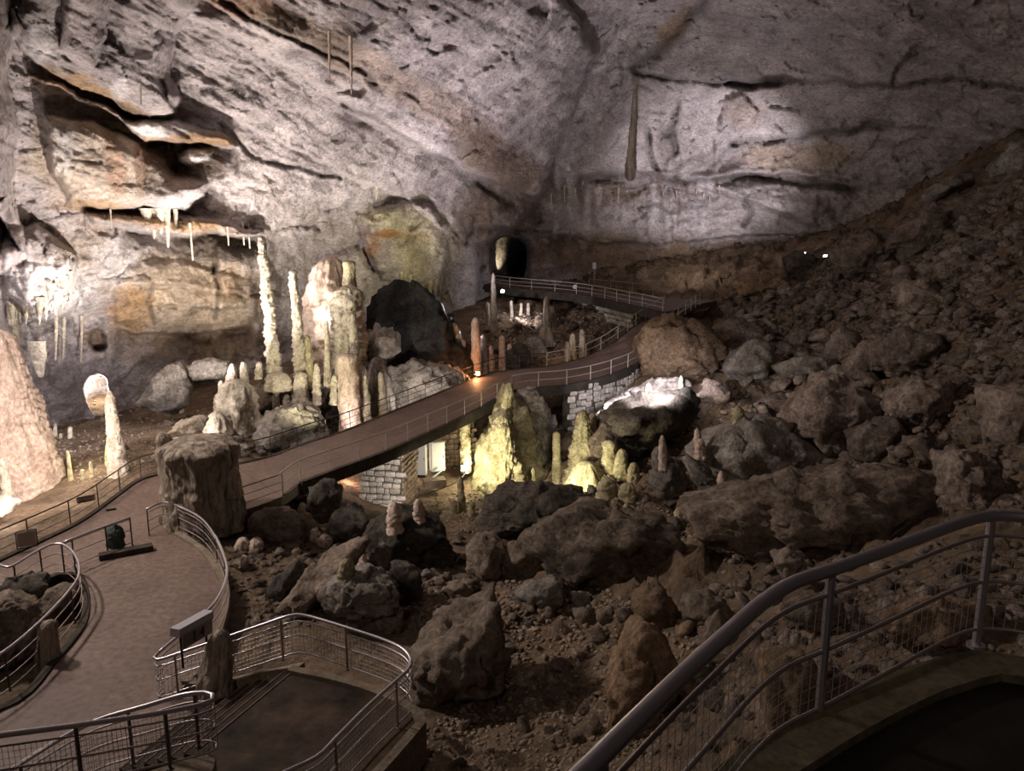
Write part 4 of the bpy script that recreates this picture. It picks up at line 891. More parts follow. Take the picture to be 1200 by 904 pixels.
rubble('rubble', 'dark rubble filling the hollow below the stump', [(262,605),(350,610),(540,655),(540,735),(300,735),(270,700)], 1300, 1.8, 8, 'boulder')
rubble('rubble', 'dim rubble on the slope behind the near railing', [(850,640),(1210,630),(1210,780),(1050,800),(840,900),(740,905),(820,750)], 2000, 2, 9, 'boulder')
rubble('gravel', 'bright brown gravel on the ground beyond the left railing', [(60,500),(110,470),(200,470),(290,485),(270,545),(190,550),(110,575),(80,560)], 1700, 1.2, 4, 'pebble', cat='gravel')
rubble('gravel', 'pale gravel round the small yellow stalagmites below the bridge', [(470,600),(530,575),(640,575),(640,620),(560,640),(500,640)], 1300, 1.2, 4.5, 'pebble', cat='gravel')
rubble('rubble', 'rubble between the yellow stalagmites and the huge grey boulder', [(640,590),(700,555),(800,470),(860,450),(870,500),(830,520),(870,600),(800,640),(700,620)], 2000, 1.5, 6, 'pebble')
rubble('rubble', 'dark rubble in the pit below the upper walkway', [(570,365),(700,368),(740,385),(690,415),(560,440),(540,390)], 1400, 1.2, 4.5, 'pebble')
rubble('rubble', 'pale broken blocks between the columns behind the long bridge', [(245,540),(262,480),(300,455),(440,440),(540,440),(550,450),(440,488),(350,522),(280,540)], 300, 4, 13, 'grey', 1.5, big=True)
rubble('rubble', 'broken grey rock behind the long bridge', [(290,470),(440,450),(540,440),(550,455),(400,505),(280,535)], 900, 1.5, 7, 'grey')
# ------------------------------------------------------------------ stalagmites and stalactites
def column_mesh(h, r0, r1, lean=(0, 0), rings=None, ring=.12, lump=.12, nseg=28, nr=None, power=1.0, tip=.12, seed=0, flute=0.0, waist=0.0, flatten=1.0):
    nr = nr or int(min(110, max(26, h / max(r0, .05) * 9))); rings = rings if rings is not None else h / (max(r0, r1) * .55)
    t = np.linspace(0, 1, nr)[:, None]; a = np.linspace(0, 2 * math.pi, nseg, endpoint=False)[None]
    R = r0 + (r1 - r0) * t ** power; R = R * (1 - waist * np.sin(t * math.pi))
    sd = seed * 7.3
    P = np.stack([np.cos(a) * 1.3 + 0 * t, np.sin(a) * 1.3 + 0 * t, t * h / max(r0, r1) * .8 + 0 * a], -1).reshape(-1, 3) + sd
    n1 = fbm(P * .8, 3).reshape(nr, nseg); n2 = fbm(P * np.array([2.4, 2.4, 1.2]) + 4, 3).reshape(nr, nseg)
    ph = t * rings + .9 * fbm(np.c_[t.ravel() * rings * .45, np.full(nr, sd), np.zeros(nr)], 2)[:, None] + 1.1 * n2
    saw = (ph % 1.0); saw = np.where(saw < .8, saw / .8, (1 - saw) / .2)       # drip collars: swell upward then undercut
    fl = np.cos(a * 9 + 6 * n1) * flute
    n3 = ridged(P * np.array([3.1, 3.1, 2.2]) + 8, 3).reshape(nr, nseg)
    k = 1 + ring * (saw - .4) + lump * 1.6 * n1 + lump * 1.2 * n2 + lump * .55 * n3 + fl
    tipk = np.clip((1 - t) / tip, 0, 1); tipk = np.sqrt(1 - (1 - tipk) ** 2)
    R = R * k * np.maximum(tipk, .02)
    X = np.cos(a) * R + lean[0] * t ** 1.2; Y = np.sin(a) * R * flatten + lean[1] * t; Z = t * h + 0 * a
    V = np.stack([X, Y, Z], -1).reshape(-1, 3); V = np.vstack([V, [[lean[0], lean[1], h * 1.001]]])
    i, j = np.meshgrid(np.arange(nr - 1), np.arange(nseg), indexing='ij'); j2 = (j + 1) % nseg
    F = np.stack([i * nseg + j, i * nseg + j2, (i + 1) * nseg + j2, (i + 1) * nseg + j], -1).reshape(-1, 4)
    return V, F
def stalagmite(label, x0, y0, x1, y1, w0, w1, mat='flow', depth=None, group=None, sink=.25, cat='stalagmite', name='stalagmite', **kw):
    """foot at (x0, y0), tip at (x1, y1), widths in the same units"""
    d = depth if depth is not None else hit(x0, y0); B = at(x0, y0, d); T_ = at(x1, y1, d)
    v = (452 - y1) / FPX; q = B.y / (CP + v * SP); T_ = at(x1, y1, q)       # tip straight above the foot
    h = T_.z - B.z; r0 = w0 / 2 / FPX * d; r1 = w1 / 2 / FPX * d
    _seed[0] += 1
    V, F = column_mesh(h + sink, r0, r1, (T_.x - B.x, 0), seed=_seed[0], **kw)
    o = link(name, np_mesh(name, V, F), M[mat], None, (B.x, B.y, B.z - sink)); tag(o, label, cat, group); return o
def stalactite(label, x0, y0, x1, y1, w0, w1, mat='flow', depth=None, group=None, fwd=.6, cat='stalactite', name='stalactite', **kw):
    """root at (x0, y0) on the rock, tip at (x1, y1) below"""
    d = depth if depth is not None else depth_of(shell_at(x0, y0)) - fwd
    A = at(x0, y0, d); v = (452 - y1) / FPX; q = A.y / (CP + v * SP); B = at(x1, y1, q); h = A.z - B.z
    _seed[0] += 1; kw.setdefault('nseg', 12); kw.setdefault('nr', 24); kw.setdefault('rings', 3); kw.setdefault('ring', .05); kw.setdefault('tip', .05)
    V, F = column_mesh(h + .35, w0 / 2 / FPX * d, w1 / 2 / FPX * d, (B.x - A.x, 0), seed=_seed[0], **kw)
    V[:, 2] *= -1; F = F[:, ::-1]
    o = link(name, np_mesh(name, V, F), M[mat], None, (A.x, A.y, A.z + .35)); tag(o, label, cat, group); return o

S = stalagmite
# the great column at the left edge, and the thin column at its foot
S('giant pinkish layered stalagmite cut off by the left edge of the picture', 14, 583, -12, 385, 112, 44, 'flowpink', 36, ring=.045, rings=19, lump=.13, nseg=160, nr=260, power=1.15, tip=.10, flute=.015)
S('small pale column at the right foot of the giant pinkish stalagmite', 8, 580, 1, 538, 14, 8, 'flow', 33.5, rings=3, tip=.1)
# the stump in the bend of the path
S('broad grey-brown stump with a flat top standing in the bend of the path', 240, 614, 233, 512, 84, 88, 'flowbrown', at_z(240, 612, -.1) and depth_of(at_z(240, 612, -.1)), ring=.05, rings=3, lump=.13, nseg=120, nr=90, tip=.14, flute=.035, waist=.07, sink=.2)
S('brown knob growing on the upper left rim of the stump', 196, 535, 190, 506, 20, 16, 'flowbrown', depth_of(at_z(240, 612, -.1)) - .3, ring=.06, rings=2, lump=.18, tip=.3)
S('lumpy brown knob on the right flank of the stump', 272, 575, 271, 547, 22, 16, 'flowbrown', depth_of(at_z(240, 612, -.1)) - .5, ring=.08, rings=3, lump=.2, tip=.4)
# white column left of the stump
S('slim white column standing beyond the left railing', 143, 594, 128, 458, 27, 9, 'flow', 36.5, ring=.14, rings=9, lump=.22, nseg=48, nr=120, power=.8)
S('short yellowish column just left of the slim white column', 129, 572, 127, 518, 12, 6, 'flowyel', 37.5, ring=.12, lump=.2)
for a in [(83,563,79,528,6,3,'thin yellow stalagmite on the ground beyond the left railing'),(108,560,106,541,6,3,'short yellow stalagmite right of the thin yellow one'),(97,562,96,550,7,4,'stubby yellow stalagmite between two thinner ones'),
          (57,508,56,492,5,3,'small white stalagmite in the dark hollow, leftmost'),(64,512,65,496,6,3,'small white stalagmite in the dark hollow, tallest of them'),(71,514,71,508,5,3,'tiny pale stalagmite in the dark hollow'),(82,514,82,500,6,4,'small white stalagmite in the dark hollow, rightmost'),
          (165,477,165,467,5,3,'small pale stalagmite at the foot of the left wall'),(173,475,174,467,4,3,'tiny pale stalagmite beside the small one at the wall foot'),(186,484,188,478,6,4,'pale knob on the rubble beyond the left railing'),(201,482,202,452,7,4,'pale column fused to the wall right of the knobs'),(213,484,214,464,5,3,'thin white column below the grey hump of rock')]:
    S(a[6], *a[:6], 'flowyel' if 'yellow' in a[6] else 'flow', None, rings=4, lump=.15)
# cluster left of the tall columns
S('knobby pale flowstone mound left of the tall columns', 275, 548, 275, 444, 58, 44, 'flow', 47, ring=.10, rings=7, lump=.30, nseg=64, nr=90, tip=.35)
S('low pale flowstone mound behind the stump railing', 256, 546, 254, 482, 42, 26, 'flow', 45, ring=.10, rings=5, lump=.30, nseg=64, nr=70, tip=.4)
for a in [(273,460,272,426,12,8,'rounded stalagmite on the knobby mound, left of the highest pair'),(287,455,285,424,10,8,'rounded stalagmite on the knobby mound, right of the highest pair'),(262,470,259,446,10,7,'short stalagmite on the left shoulder of the knobby mound'),(267,462,267,438,6,5,'thin stalagmite between the rounded ones on the knobby mound')]:
    S(a[6], *a[:6], 'flow', 46.5, rings=4, lump=.2, tip=.25)
# the tall white columns
S('tallest thin white stalagmite, leaning slightly left', 322, 442, 306, 276, 15, 7, 'flow', 50, ring=.30, rings=25, lump=.42, nseg=24, nr=190, power=.9, tip=.03)
S('second tall thin white stalagmite, right of the tallest', 353, 440, 343, 316, 14, 7, 'flow', 50.5, ring=.30, rings=18, lump=.42, nseg=24, nr=160, power=.85, tip=.03)
S('flat pale ledge of flowstone under the tallest stalagmite', 327, 452, 325, 436, 34, 20, 'flow', 49.6, ring=.2, rings=3, lump=.2, tip=.4)
S('stout pale column left of the cluster, below the second tall stalagmite', 350, 478, 353, 436, 20, 12, 'flow', 50, ring=.15, rings=6, lump=.25)
S('shaded stalagmite right of the second tall one', 364, 452, 360, 392, 12, 6, 'flowyel', 50.8, ring=.14, rings=10, lump=.2)
S('thin stalagmite with a narrow tip left of the big cluster', 384, 448, 383, 374, 9, 3, 'flow', 50.5, ring=.15, rings=12, lump=.2)
S('broad draped flowstone bank glowing behind the tall columns', 390, 452, 388, 300, 62, 44, 'flowpink', 57.5, ring=.07, rings=6, lump=.3, nseg=96, nr=120, tip=.3, flute=.06, sink=.6)
S('massive knobby column in the middle of the cluster', 408, 446, 408, 334, 36, 28, 'flow', 53, ring=.28, rings=9, lump=.42, nseg=56, nr=120, tip=.2)
S('dark-topped column rising above the massive knobby one', 411, 372, 409, 305, 17, 13, 'flowyel', 53.4, ring=.06, rings=6, lump=.12, tip=.04)
S('slender bright column growing down the right side of the cluster', 418, 472, 413, 368, 13, 9, 'flow', 51, ring=.15, rings=12, lump=.2)
S('broad glowing column with a lamp behind its foot', 411, 508, 407, 414, 25, 22, 'flowpink', 49.5, ring=.08, rings=10, lump=.12, nseg=48, nr=110, tip=.05)
S('narrow knobby column right of the glowing column', 429, 505, 424, 428, 14, 9, 'flow', 50.5, ring=.16, rings=8, lump=.25)
S('pale stalagmite behind the bridge railing, right of the narrow knobby one', 450, 492, 446, 436, 13, 6, 'flow', 52, ring=.12, rings=8, lump=.2)
for a in [(324,478,323,456,8,6,'small white stalagmite pair at the cluster foot, left one'),(336,480,336,462,7,6,'small white stalagmite pair at the cluster foot, right one'),(372,470,371,426,9,6,'knobby stalagmite in front of the shaded one'),(392,470,392,440,10,6,'lit stalagmite just left of the glowing column'),
          (352,500,349,474,10,8,'stubby stalagmite on the tilted pale slab'),(303,440,304,424,8,6,'pale knob right of the knobby mound')]:
    S(a[6], *a[:6], 'flow', 49.5, rings=5, ring=.3, lump=.34, tip=.2)
# thin ones right of the huge black-topped block
for a in [(541,412,532,378,8,5,'leaning green-grey stalagmite right of the huge black-topped block','flowyel'),(546,430,543,398,7,4,'short stalagmite beside the leaning green-grey one','flowbrown'),
          (558,445,557,372,13,8,'rough orange-lit column above its lamp','flowpink'),(567,438,566,392,9,5,'orange-lit stalagmite right of the rough column','flowpink'),(577,434,575,405,7,4,'small pointed orange-lit stalagmite','flowpink'),
          (589,436,588,393,9,6,'brown pillar-like stalagmite behind the bridge','flowpink'),(598,434,597,403,7,5,'shorter brown stalagmite right of the pillar-like one','flowpink'),
          (579,388,578,320,9,4,'tall white stalagmite below the left end of the upper walkway','flow'),(572,380,571,354,6,4,'brown stub behind the tall white stalagmite below the walkway','flowbrown'),
          (640,388,641,347,9,6,'brown column standing in the pit below the upper walkway','flowbrown'),(641,402,640,382,24,10,'low brown mound at the foot of the pit column','flowbrown'),
          (671,418,671,391,9,5,'bright blade-shaped stalagmite by the bend railing, left of two','flow'),(682,420,682,386,9,5,'bright blade-shaped stalagmite by the bend railing, right of two','flow'),(665,420,665,400,8,5,'brown stalagmite touching the bright blades','flowbrown'),
          (702,417,703,409,3,2,'tiny white lit stalagmite at the foot of the bend railing','flow'),(609,388,608,380,3,2,'tiny pale stalagmite in the dark pit','flow'),
          (600,372,599,352,4,3,'pale stub against the lit wall under the upper walkway, first from left','flow'),(610,370,611,355,4,3,'pale stub against the lit wall under the upper walkway, second from left','flow'),(619,370,619,355,4,3,'pale stub against the lit wall under the upper walkway, third from left','flow')]:
    S(a[6], *a[:6], a[7], None if a[1] > 300 and a[7] != 'x' and a[0] > 560 else 60, rings=6, lump=.16, ring=.12)
# the yellow-lit mound by the bridge
S('big yellow-lit stalagmite mound in front of the bridge', 592, 584, 590, 484, 64, 18, 'flowyel', 46.4, ring=.10, rings=10, lump=.26, nseg=110, nr=150, tip=.16, power=.75)
S('yellow stalagmite crowning the mound, its tip crossing the bridge railing', 590, 520, 597, 448, 20, 8, 'flowyel', 46.3, ring=.15, rings=9, lump=.25, nseg=40)
S('mossy yellow column against the brown masonry under the bridge', 546, 549, 545, 486, 12, 11, 'flowyel', 49, ring=.12, rings=10, lump=.25, tip=.04)
for a in [(542,600,539,559,10,6,'tallest of the three small yellow stalagmites on the gravel'),(532,602,531,585,10,7,'left short one of the three small yellow stalagmites'),(553,604,553,588,9,6,'right short one of the three small yellow stalagmites'),
          (589,577,585,556,9,5,'yellow stalagmite at the left foot of the mound'),(617,574,616,557,9,6,'yellow stalagmite at the right foot of the mound'),(625,572,625,548,9,4,'slim yellow stalagmite touching the right foot of the mound'),(598,576,597,563,9,5,'stubby yellow stalagmite below the middle of the mound')]:
    S(a[6], *a[:6], 'flowyel', None, rings=6, ring=.2, lump=.12, tip=.2)
# second group right of the mound
S('yellow-tan conical stalagmite with a ragged tip', 683, 560, 683, 480, 44, 9, 'flowyel', 44, ring=.17, rings=12, lump=.28, nseg=64, nr=110)
S('slender yellow-tan spire behind the ragged cone', 695, 520, 694, 484, 14, 7, 'flowyel', 44.6, ring=.15, rings=7, lump=.25)
S('broad tan base of the ragged cone', 688, 604, 688, 540, 64, 38, 'flowyel', 42.5, ring=.06, rings=3, lump=.26, nseg=72, tip=.5)
S('straight tan column left of the ragged cone', 652, 562, 652, 506, 10, 8, 'flowyel', 44.5, ring=.1, rings=8, lump=.12, tip=.06)
S('thick short column right of the ragged cone', 716, 562, 714, 516, 20, 16, 'flowyel', 42.5, ring=.16, rings=6, lump=.32, tip=.16, nr=50)
S('thin column at the left of the thick short column', 704, 556, 703, 518, 10, 8, 'flowyel', 43, ring=.16, rings=6, lump=.32, tip=.16, nr=50)
for a in [(727,566,729,526,18,14,'low tan lump right of the thick short column'),(742,560,743,542,14,10,'round-topped tan lump, second right of the thick column'),(712,592,711,560,26,18,'rounded tan lump at the foot of the ragged cone'),(735,592,736,566,24,16,'squat tan lump below the thick short column'),
          (777,545,776,510,10,7,'brown stalagmite standing on the thin-edged slab'),(820,528,817,502,10,7,'upper brown knobbed stalagmite left of the tilted grey boulder'),(821,532,821,514,13,9,'lower brown knob in front of the knobbed stalagmite'),
          (868,503,865,476,17,12,'yellowish square-topped stalagmite on the huge grey boulder'),(760,466,760,449,8,7,'dark stub standing on the bright white ledge'),(798,456,798,440,6,4,'bright white peg at the right end of the white ledge'),
          (809,604,807,583,10,7,'small pale stalagmite at the left end of the very wide brown boulder'),(796,612,796,594,14,8,'round yellowish knob below the leaning plate'),(846,580,845,552,14,7,'grey knob growing at the foot of the leaning plate'),
          (462,617,462,588,18,13,'stubby round stalagmite on the large dark boulder'),(491,606,490,585,13,9,'small dark stalagmite right of the stubby round one'),(355,608,354,589,10,8,'pale peg-shaped stalagmite below the bridge railing'),(405,680,406,655,20,15,'yellowish round knob on the pale domed boulder'),
          (317,606,316,590,9,7,'small brown knob on the rock heap right of the stump'),(734,601,734,590,8,6,'tiny grey knob in the rubble below the tan lumps')]:
    mt = 'flow' if 'white' in a[6] and 'dark' not in a[6] else ('flowyel' if 'yellow' in a[6] or 'tan ' in a[6] else 'flowpink')
    S(a[6], *a[:6], mt, {777: 36.5, 820: 33.8, 821: 33.4, 868: 34.5, 760: 45.6, 798: 45.6, 462: 29.5, 491: 30.5, 405: 22.6, 846: 32}.get(a[0]), rings=4, ring=.2, lump=.28, tip=.35, nr=40)
S('pale tan rock-like stalagmite stump behind the stair railing', 250, 822, 258, 738, 46, 22, 'flowbrown', 18.4, ring=.05, rings=4, lump=.2, nseg=64, tip=.2)
S('bent pale rock stump inside the left curved railing', 55, 776, 57, 727, 26, 18, 'flowbrown', 20.4, ring=.04, rings=3, lump=.16, nseg=48, tip=.15)

# ---- hanging ones
K = stalactite
K('very long dark stalactite curtain edge hanging on the right wall', 746, 84, 738, 213, 3, 13, 'flowbrown', 75, rings=6, lump=.25, nr=70, nseg=20, ring=.1, flatten=.5, tip=.08)
for a in [(386,44,386,94,4,1.5,'thin stalactite near the top of the ceiling, left of two','flowpink'),(411,50,412,112,5,1.5,'thin stalactite near the top of the ceiling, right and longer','flowpink'),
          (197,166,199,190,2.5,1,'lone thin straw below the brown overhang','flow'),(165,106,165,124,3,1.5,'short pale drip on the hanging grey lobe','flow'),
          (130,252,131,268,2,1,'tiny straw left of the white draperies','flow'),(223,268,226,306,3,1.5,'straight straw right of the white draperies','flow'),(267,272,268,288,2.5,1.5,'short straw under the dark shelf, left of three','flow'),
          (285,266,286,288,2.5,1.5,'short straw under the dark shelf, middle of three','flow'),(291,266,293,292,3,1.5,'short straw under the dark shelf, right of three','flow'),
          (442,222,441,234,5,2,'small pale stalactite above the lit bulge','flow'),(527,345,536,374,4,1.5,'thin tilted white stalactite right of the black-topped block','flow'),
          (513,352,513,378,8,3,'yellow stalactite at the right rim of the lit drapery, inner','flowyel'),(522,350,519,390,9,4,'yellow stalactite at the right rim of the lit drapery, outer','flowyel'),
          (96,376,95,426,4,1.5,'thin pale stalactite left of the small orange hollow','flow'),(66,372,65,424,5,2,'long pale stalactite hanging on the left drapery, left of two','flow'),(75,370,74,422,5,2,'long pale stalactite hanging on the left drapery, right of two','flow'),
          (14,372,22,408,12,3,'white pointed drapery above the giant stalagmite','flow')]:
    K(a[6], *a[:6], a[7])
K('white shield-like drapery hanging left of the dark wall', 43, 407, 48, 443, 22, 6, 'flow', 43, flatten=.4, lump=.12, tip=.06, nseg=24, power=1.6)
for k, (x, w_, l) in enumerate([(172,14,20),(180,10,30),(188,12,24),(196,8,40),(206,6,22)]):
    K(['short white drapery under the orange shelf, leftmost','second white drapery under the orange shelf','third white drapery under the orange shelf','long pointed white drapery under the orange shelf','small white drapery at the right of the group'][k], x, 251, x + 1, 251 + l, w_, 2, 'flow', None, 'white draperies under the orange shelf', 1.4, nseg=14)
rr_ = random.Random(5)
def curtain(lb, gr, x0, x1, yt, ln, n, mat, w0=3.5, dev=6, fw=.0):
    for k in range(n):
        x = x0 + (x1 - x0) * (k + rr_.random() * .8) / n; y = yt(x) + rr_.uniform(-6, 6)
        K(lb, x, y, x + rr_.uniform(-1, 1), y + ln * rr_.uniform(.25, 1.35), w0 * rr_.uniform(.6, 1.4), 1.0, mat, None, gr, fw, nseg=8, nr=12)
curtain('thin pale stalactite in the fringe along the overhang of the far wall', 'fringe of the far wall overhang', 640, 740, lambda x: 226 - (x - 640) * .08 + 8 * math.sin(x * .19), 15, 8, 'flowpink', 2.4, fw=.1)
curtain('thin pale stalactite in the fringe on the brightly lit part of the right wall', 'fringe of the lit right wall', 770, 850, lambda x: 228 + 9 * math.sin(x * .23), 18, 8, 'flowpink', 2.2, fw=.1)
curtain('white stalactite of the icy drapery on the left wall', 'icy drapery of the left wall', 8, 84, lambda x: 345 + 18 * math.sin(x * .06), 36, 16, 'flow', 8)
curtain('pale stalactite of the yellow drapery above the black-topped block', 'yellow drapery above the black-topped block', 470, 525, lambda x: 322 + (x - 470) * .25, 26, 9, 'flowyel', 7)
curtain('pale hanging flowstone behind the tall columns', 'flowstone behind the tall columns', 366, 402, lambda x: 318 + abs(x - 380) * .3, 30, 8, 'flow', 8)
# ------------------------------------------------------------------ masonry
def masonry(root, A, B, z0f, z1f, face, cell, mat, r, thick=.22, gap=.035, cnt_max=290):
    """irregular stones laid in a face from plan point A to B; z0f, z1f heights by parameter; each stone a part"""
    A, B = Vector(A), Vector(B); L = (B - A).length; u = (B - A).normalized(); n = Vector(face).normalized(); n_ = 0
    meshes = []
    for k in range(8):
        m_ = MB(); q = random.Random(k + 50); V = []
        c = [(-.5, -.5), (0, -.56), (.5, -.5), (.56, 0), (.5, .5), (0, .55), (-.5, .5), (-.56, 0)]
        c = [(x * q.uniform(.86, 1.0), y * q.uniform(.86, 1.0)) for x, y in c]
        V = [(x, 0, y) for x, y in c] + [(x * .8, -1 * q.uniform(.8, 1.1), y * .8) for x, y in c]
        F = [(i, (i + 1) % 8, 8 + (i + 1) % 8, 8 + i) for i in range(8)] + [tuple(range(8, 16))[::-1], tuple(range(8))]
        me = poly_mesh('stone', V, F); me.materials.append(M[mat]); meshes.append(me)
    z = min(z0f(0), z0f(1)); row = 0
    while True:
        hgt = cell * .8 * r.uniform(.8, 1.25); x = -cell * r.random() * .5; any_ = False
        while x < L:
            wd = cell * r.uniform(.75, 1.6); t = (x + wd / 2) / L; zc = z + hgt / 2 + r.uniform(-.03, .03)
            if 0 < t < 1 and z0f(t) < zc < z1f(t) and n_ < cnt_max:
                p = A + u * (x + wd / 2); p.z = zc
                o = link('stone', r.choice(meshes), None, root); o.location = p - Vector(root.location)
                R = Matrix((u, -n, Vector((0, 0, 1)))).transposed()
                o.rotation_euler = (R @ Matrix.Rotation(r.uniform(-.08, .08), 3, 'Y')).to_euler()
                o.scale = (wd - gap, thick * r.uniform(.5, 1.1), hgt - gap); n_ += 1
            x += wd
        z += hgt; row += 1
        if z > max(z1f(0), z1f(.5), z1f(1)): break
    return n_
rm = random.Random(21)
def flat(v, z): return Vector((v.x, v.y, z))
def core(root, pts, z0, z1, mat='mortar'):
    n = len(pts); V = [Vector((p.x, p.y, z0)) - Vector(root.location) for p in pts] + [Vector((p.x, p.y, z1 if not callable(z1) else z1(p))) - Vector(root.location) for p in pts]
    F = [(i, (i + 1) % n, n + (i + 1) % n, n + i) for i in range(n)] + [tuple(range(n))[::-1], tuple(range(n, 2 * n))]
    return link('mortar_core', poly_mesh('mortar_core', V, F), M[mat], root)
# pillar under the bridge
pa = at(425, 587, 43.5); pb = at(472, 592, 43.0); pc_ = at(489, 578, 46.0)
zb = min(pa.z, pb.z) - .3; zt = -.33
pil = thing('masonry_pillar', 'pale stone masonry pillar carrying the long bridge', 'pillar', tuple(flat(pa, zb)))
n1 = (pb - pa); n1 = Vector((n1.y, -n1.x, 0)).normalized(); n2 = (pc_ - pb); n2 = Vector((n2.y, -n2.x, 0)).normalized()
core(pil, [pa, pb, pc_, pa + (pc_ - pb)], zb, zt)
masonry(pil, flat(pa, 0), flat(pb, 0), lambda t: zb, lambda t: zt, n1, .40, 'stone', rm, .12, .04, 130)
masonry(pil, flat(pb, 0), flat(pc_, 0), lambda t: zb, lambda t: zt, n2, .40, 'stonebrown', rm, .12, .04, 100)
# brown masonry wall behind the cabinets
qa = at(489, 566, 50); qb = at(556, 552, 51); wz = -.2
wl = thing('masonry_wall', 'brown rubble masonry wall under the bridge behind the white cabinets', 'wall', tuple(flat(qa, qa.z - .5)))
n3 = Vector(((qb - qa).y, -(qb - qa).x, 0)).normalized(); bk = -n3 * 1.0
core(wl, [qa, qb, qb + bk, qa + bk], qa.z - .8, .1)
masonry(wl, flat(qa, 0), flat(qb, 0), lambda t: qa.z - .6, lambda t: 0.05, n3, .42, 'stonebrown', rm, .12, .04, 160)
# dark abutment at the near end
ra = at(362, 600, 36.5); rb = at(394, 604, 38.5); rc = at(394, 590, 42)
ab = thing('masonry_abutment', 'dark masonry abutment at the near end of the long bridge', 'wall', tuple(flat(ra, -2.6)))
core(ab, [ra, rb, rc, ra + (rc - rb)], -4.3, -.3)
masonry(ab, flat(ra, 0), flat(rb, 0), lambda t: -4.2, lambda t: -.35, Vector(((rb - ra).y, -(rb - ra).x, 0)), .42, 'stonebrown', rm, .12, .04, 80)
masonry(ab, flat(rb, 0), flat(rc, 0), lambda t: -4.2, lambda t: -.35, Vector(((rc - rb).y, -(rc - rb).x, 0)), .42, 'stonebrown', rm, .12, .04, 60)
# curved retaining wall under the path
cw = crom([at_z(668, 451.5, 1.0), at_z(700, 444, 1.2), at_z(730, 434, 1.5), at_z(752, 424, 1.8), at_z(766, 405, 2.7)], .3)
Lw = length(cw); rw = thing('retaining_wall', 'curved pale stone retaining wall under the path, right of the dark opening', 'wall', tuple(flat(cw[0], -2)))
seg = 14
for i in range(seg):
    a, b = along(cw, Lw * i / seg), along(cw, Lw * (i + 1) / seg); t = i / seg
    n = Vector(((b - a).y, -(b - a).x, 0)).normalized(); bot = -3.2 + 2.4 * t
    core(rw, [a + n * .02, b + n * .02, b - n * .8, a - n * .8], bot - .6, min(a.z, b.z) - .36)
    masonry(rw, flat(a + n * .02, 0), flat(b + n * .02, 0), lambda q: bot, lambda q: min(a.z, b.z) - .30, n, .52, 'stone', rm, .12, .04, 20)
# rough stone wall under the upper walkway
ua = [at_z(583, 335.5, 5.4), at_z(640, 340, 5.1), at_z(700, 348, 4.9), at_z(742, 358, 4.8)]
uw = thing('walkway_wall', 'rough stone wall supporting the upper walkway, lit at its left end', 'wall', tuple(flat(ua[0], 2)))
for a, b in zip(ua[:-1], ua[1:]):
    n = Vector(((b - a).y, -(b - a).x, 0)).normalized()
    core(uw, [a, b, b - n * 2, a - n * 2], -1, min(a.z, b.z) - .5)
    masonry(uw, flat(a, 0), flat(b, 0), lambda t: 2.6, lambda t: min(a.z, b.z) - .35, n, .55, 'stone', rm, .25, .06, 98)

# ------------------------------------------------------------------ electrical cabinets under the bridge
def cabinet(label, c, w_, h_, d_, rz, door=True):
    t = thing('cabinet', label, 'cabinet', tuple(c)); t.rotation_euler.z = rz
    b = MB(); b.box((0, 0, h_ / 2), (w_, d_, h_)); b.build('body', M['white'], t)
    if door:
        b = MB(); b.box((0, -d_ / 2 - .015, h_ / 2), (w_ * .94, .03, h_ * .95)); dr = b.build('door', M['white'], t)
        b = MB(); b.box((w_ * .36, -d_ / 2 - .04, h_ * .5), (.04, .03, .16)); b.build('handle', M['lampbody'], dr)
    for z in (0,):
        b = MB(); b.box((0, 0, -.1), (w_ * .8, d_ * .8, .2)); b.build('plinth', M['lampbody'], t)
    return t
cabinet('white electrical cabinet under the bridge, right of the masonry pillar', at(512.5, 551, 47.5), .85, 1.85, .55, .35)
cabinet('slim white cabinet fixed to the back of the masonry pillar', at(494.5, 556, 47.2), .62, 2.1, .35, -.2)
b = MB(); b.tube([at(502, 564, 46.6), at(522, 548, 46.9)], .05, 8); tag(b.build('support_pipe', M['white']), 'pale slanting pipe below the white electrical cabinet', 'pipe')
b = MB(); b.box(tuple(at(509, 566, 46.4)), (1.3, .8, .5), .3); tag(b.build('concrete_block', M['curb']), 'low grey concrete block below the slanting pipe', 'block')
cb = crom([at(548, 552, 47.2), at(538, 563, 46.6), at(530, 568, 46.4), at(505, 577, 46), at(490, 582, 45.6)], .3); b = MB(); b.tube(cb, .035, 6); tag(b.build('cable', M['lampbody'], None, True), 'dark cable running along the gravel from lamp to pillar', 'cable')

# ------------------------------------------------------------------ signs
t = thing('number_sign', 'slanted pale sign box with number 14 on the railing by the stair', 'sign', tuple(at(228, 770, 17.6)))
sa, sb = at(207, 741, 17.6), at(243, 721, 18.6); dx = (sb - sa); Ls = dx.length + .12; u_ = dx.normalized(); mid = (sa + sb) / 2 - Vector(t.location)
side = Vector((u_.y, -u_.x, 0)).normalized(); upv = side.cross(u_) * -1
if upv.z < 0: upv = -upv
R3 = Matrix((u_, side, upv)).transposed()
b = MB(); b.box(mid, (Ls, .26, .20), ax=R3); b.build('sign_box', M['signgrey'], t)
pcen = mid + side * .14 - upv * .24
b = MB(); b.box(pcen, (Ls * .86, .03, .34), ax=R3); b.build('panel', M['rust'], t)
for fr_ in (-.36, .36):
    b = MB(); b.tube([mid + u_ * (Ls * fr_), mid + u_ * (Ls * fr_) - Vector((0, 0, .95))], .03, 8); b.build('post', M['lampbody'], t)
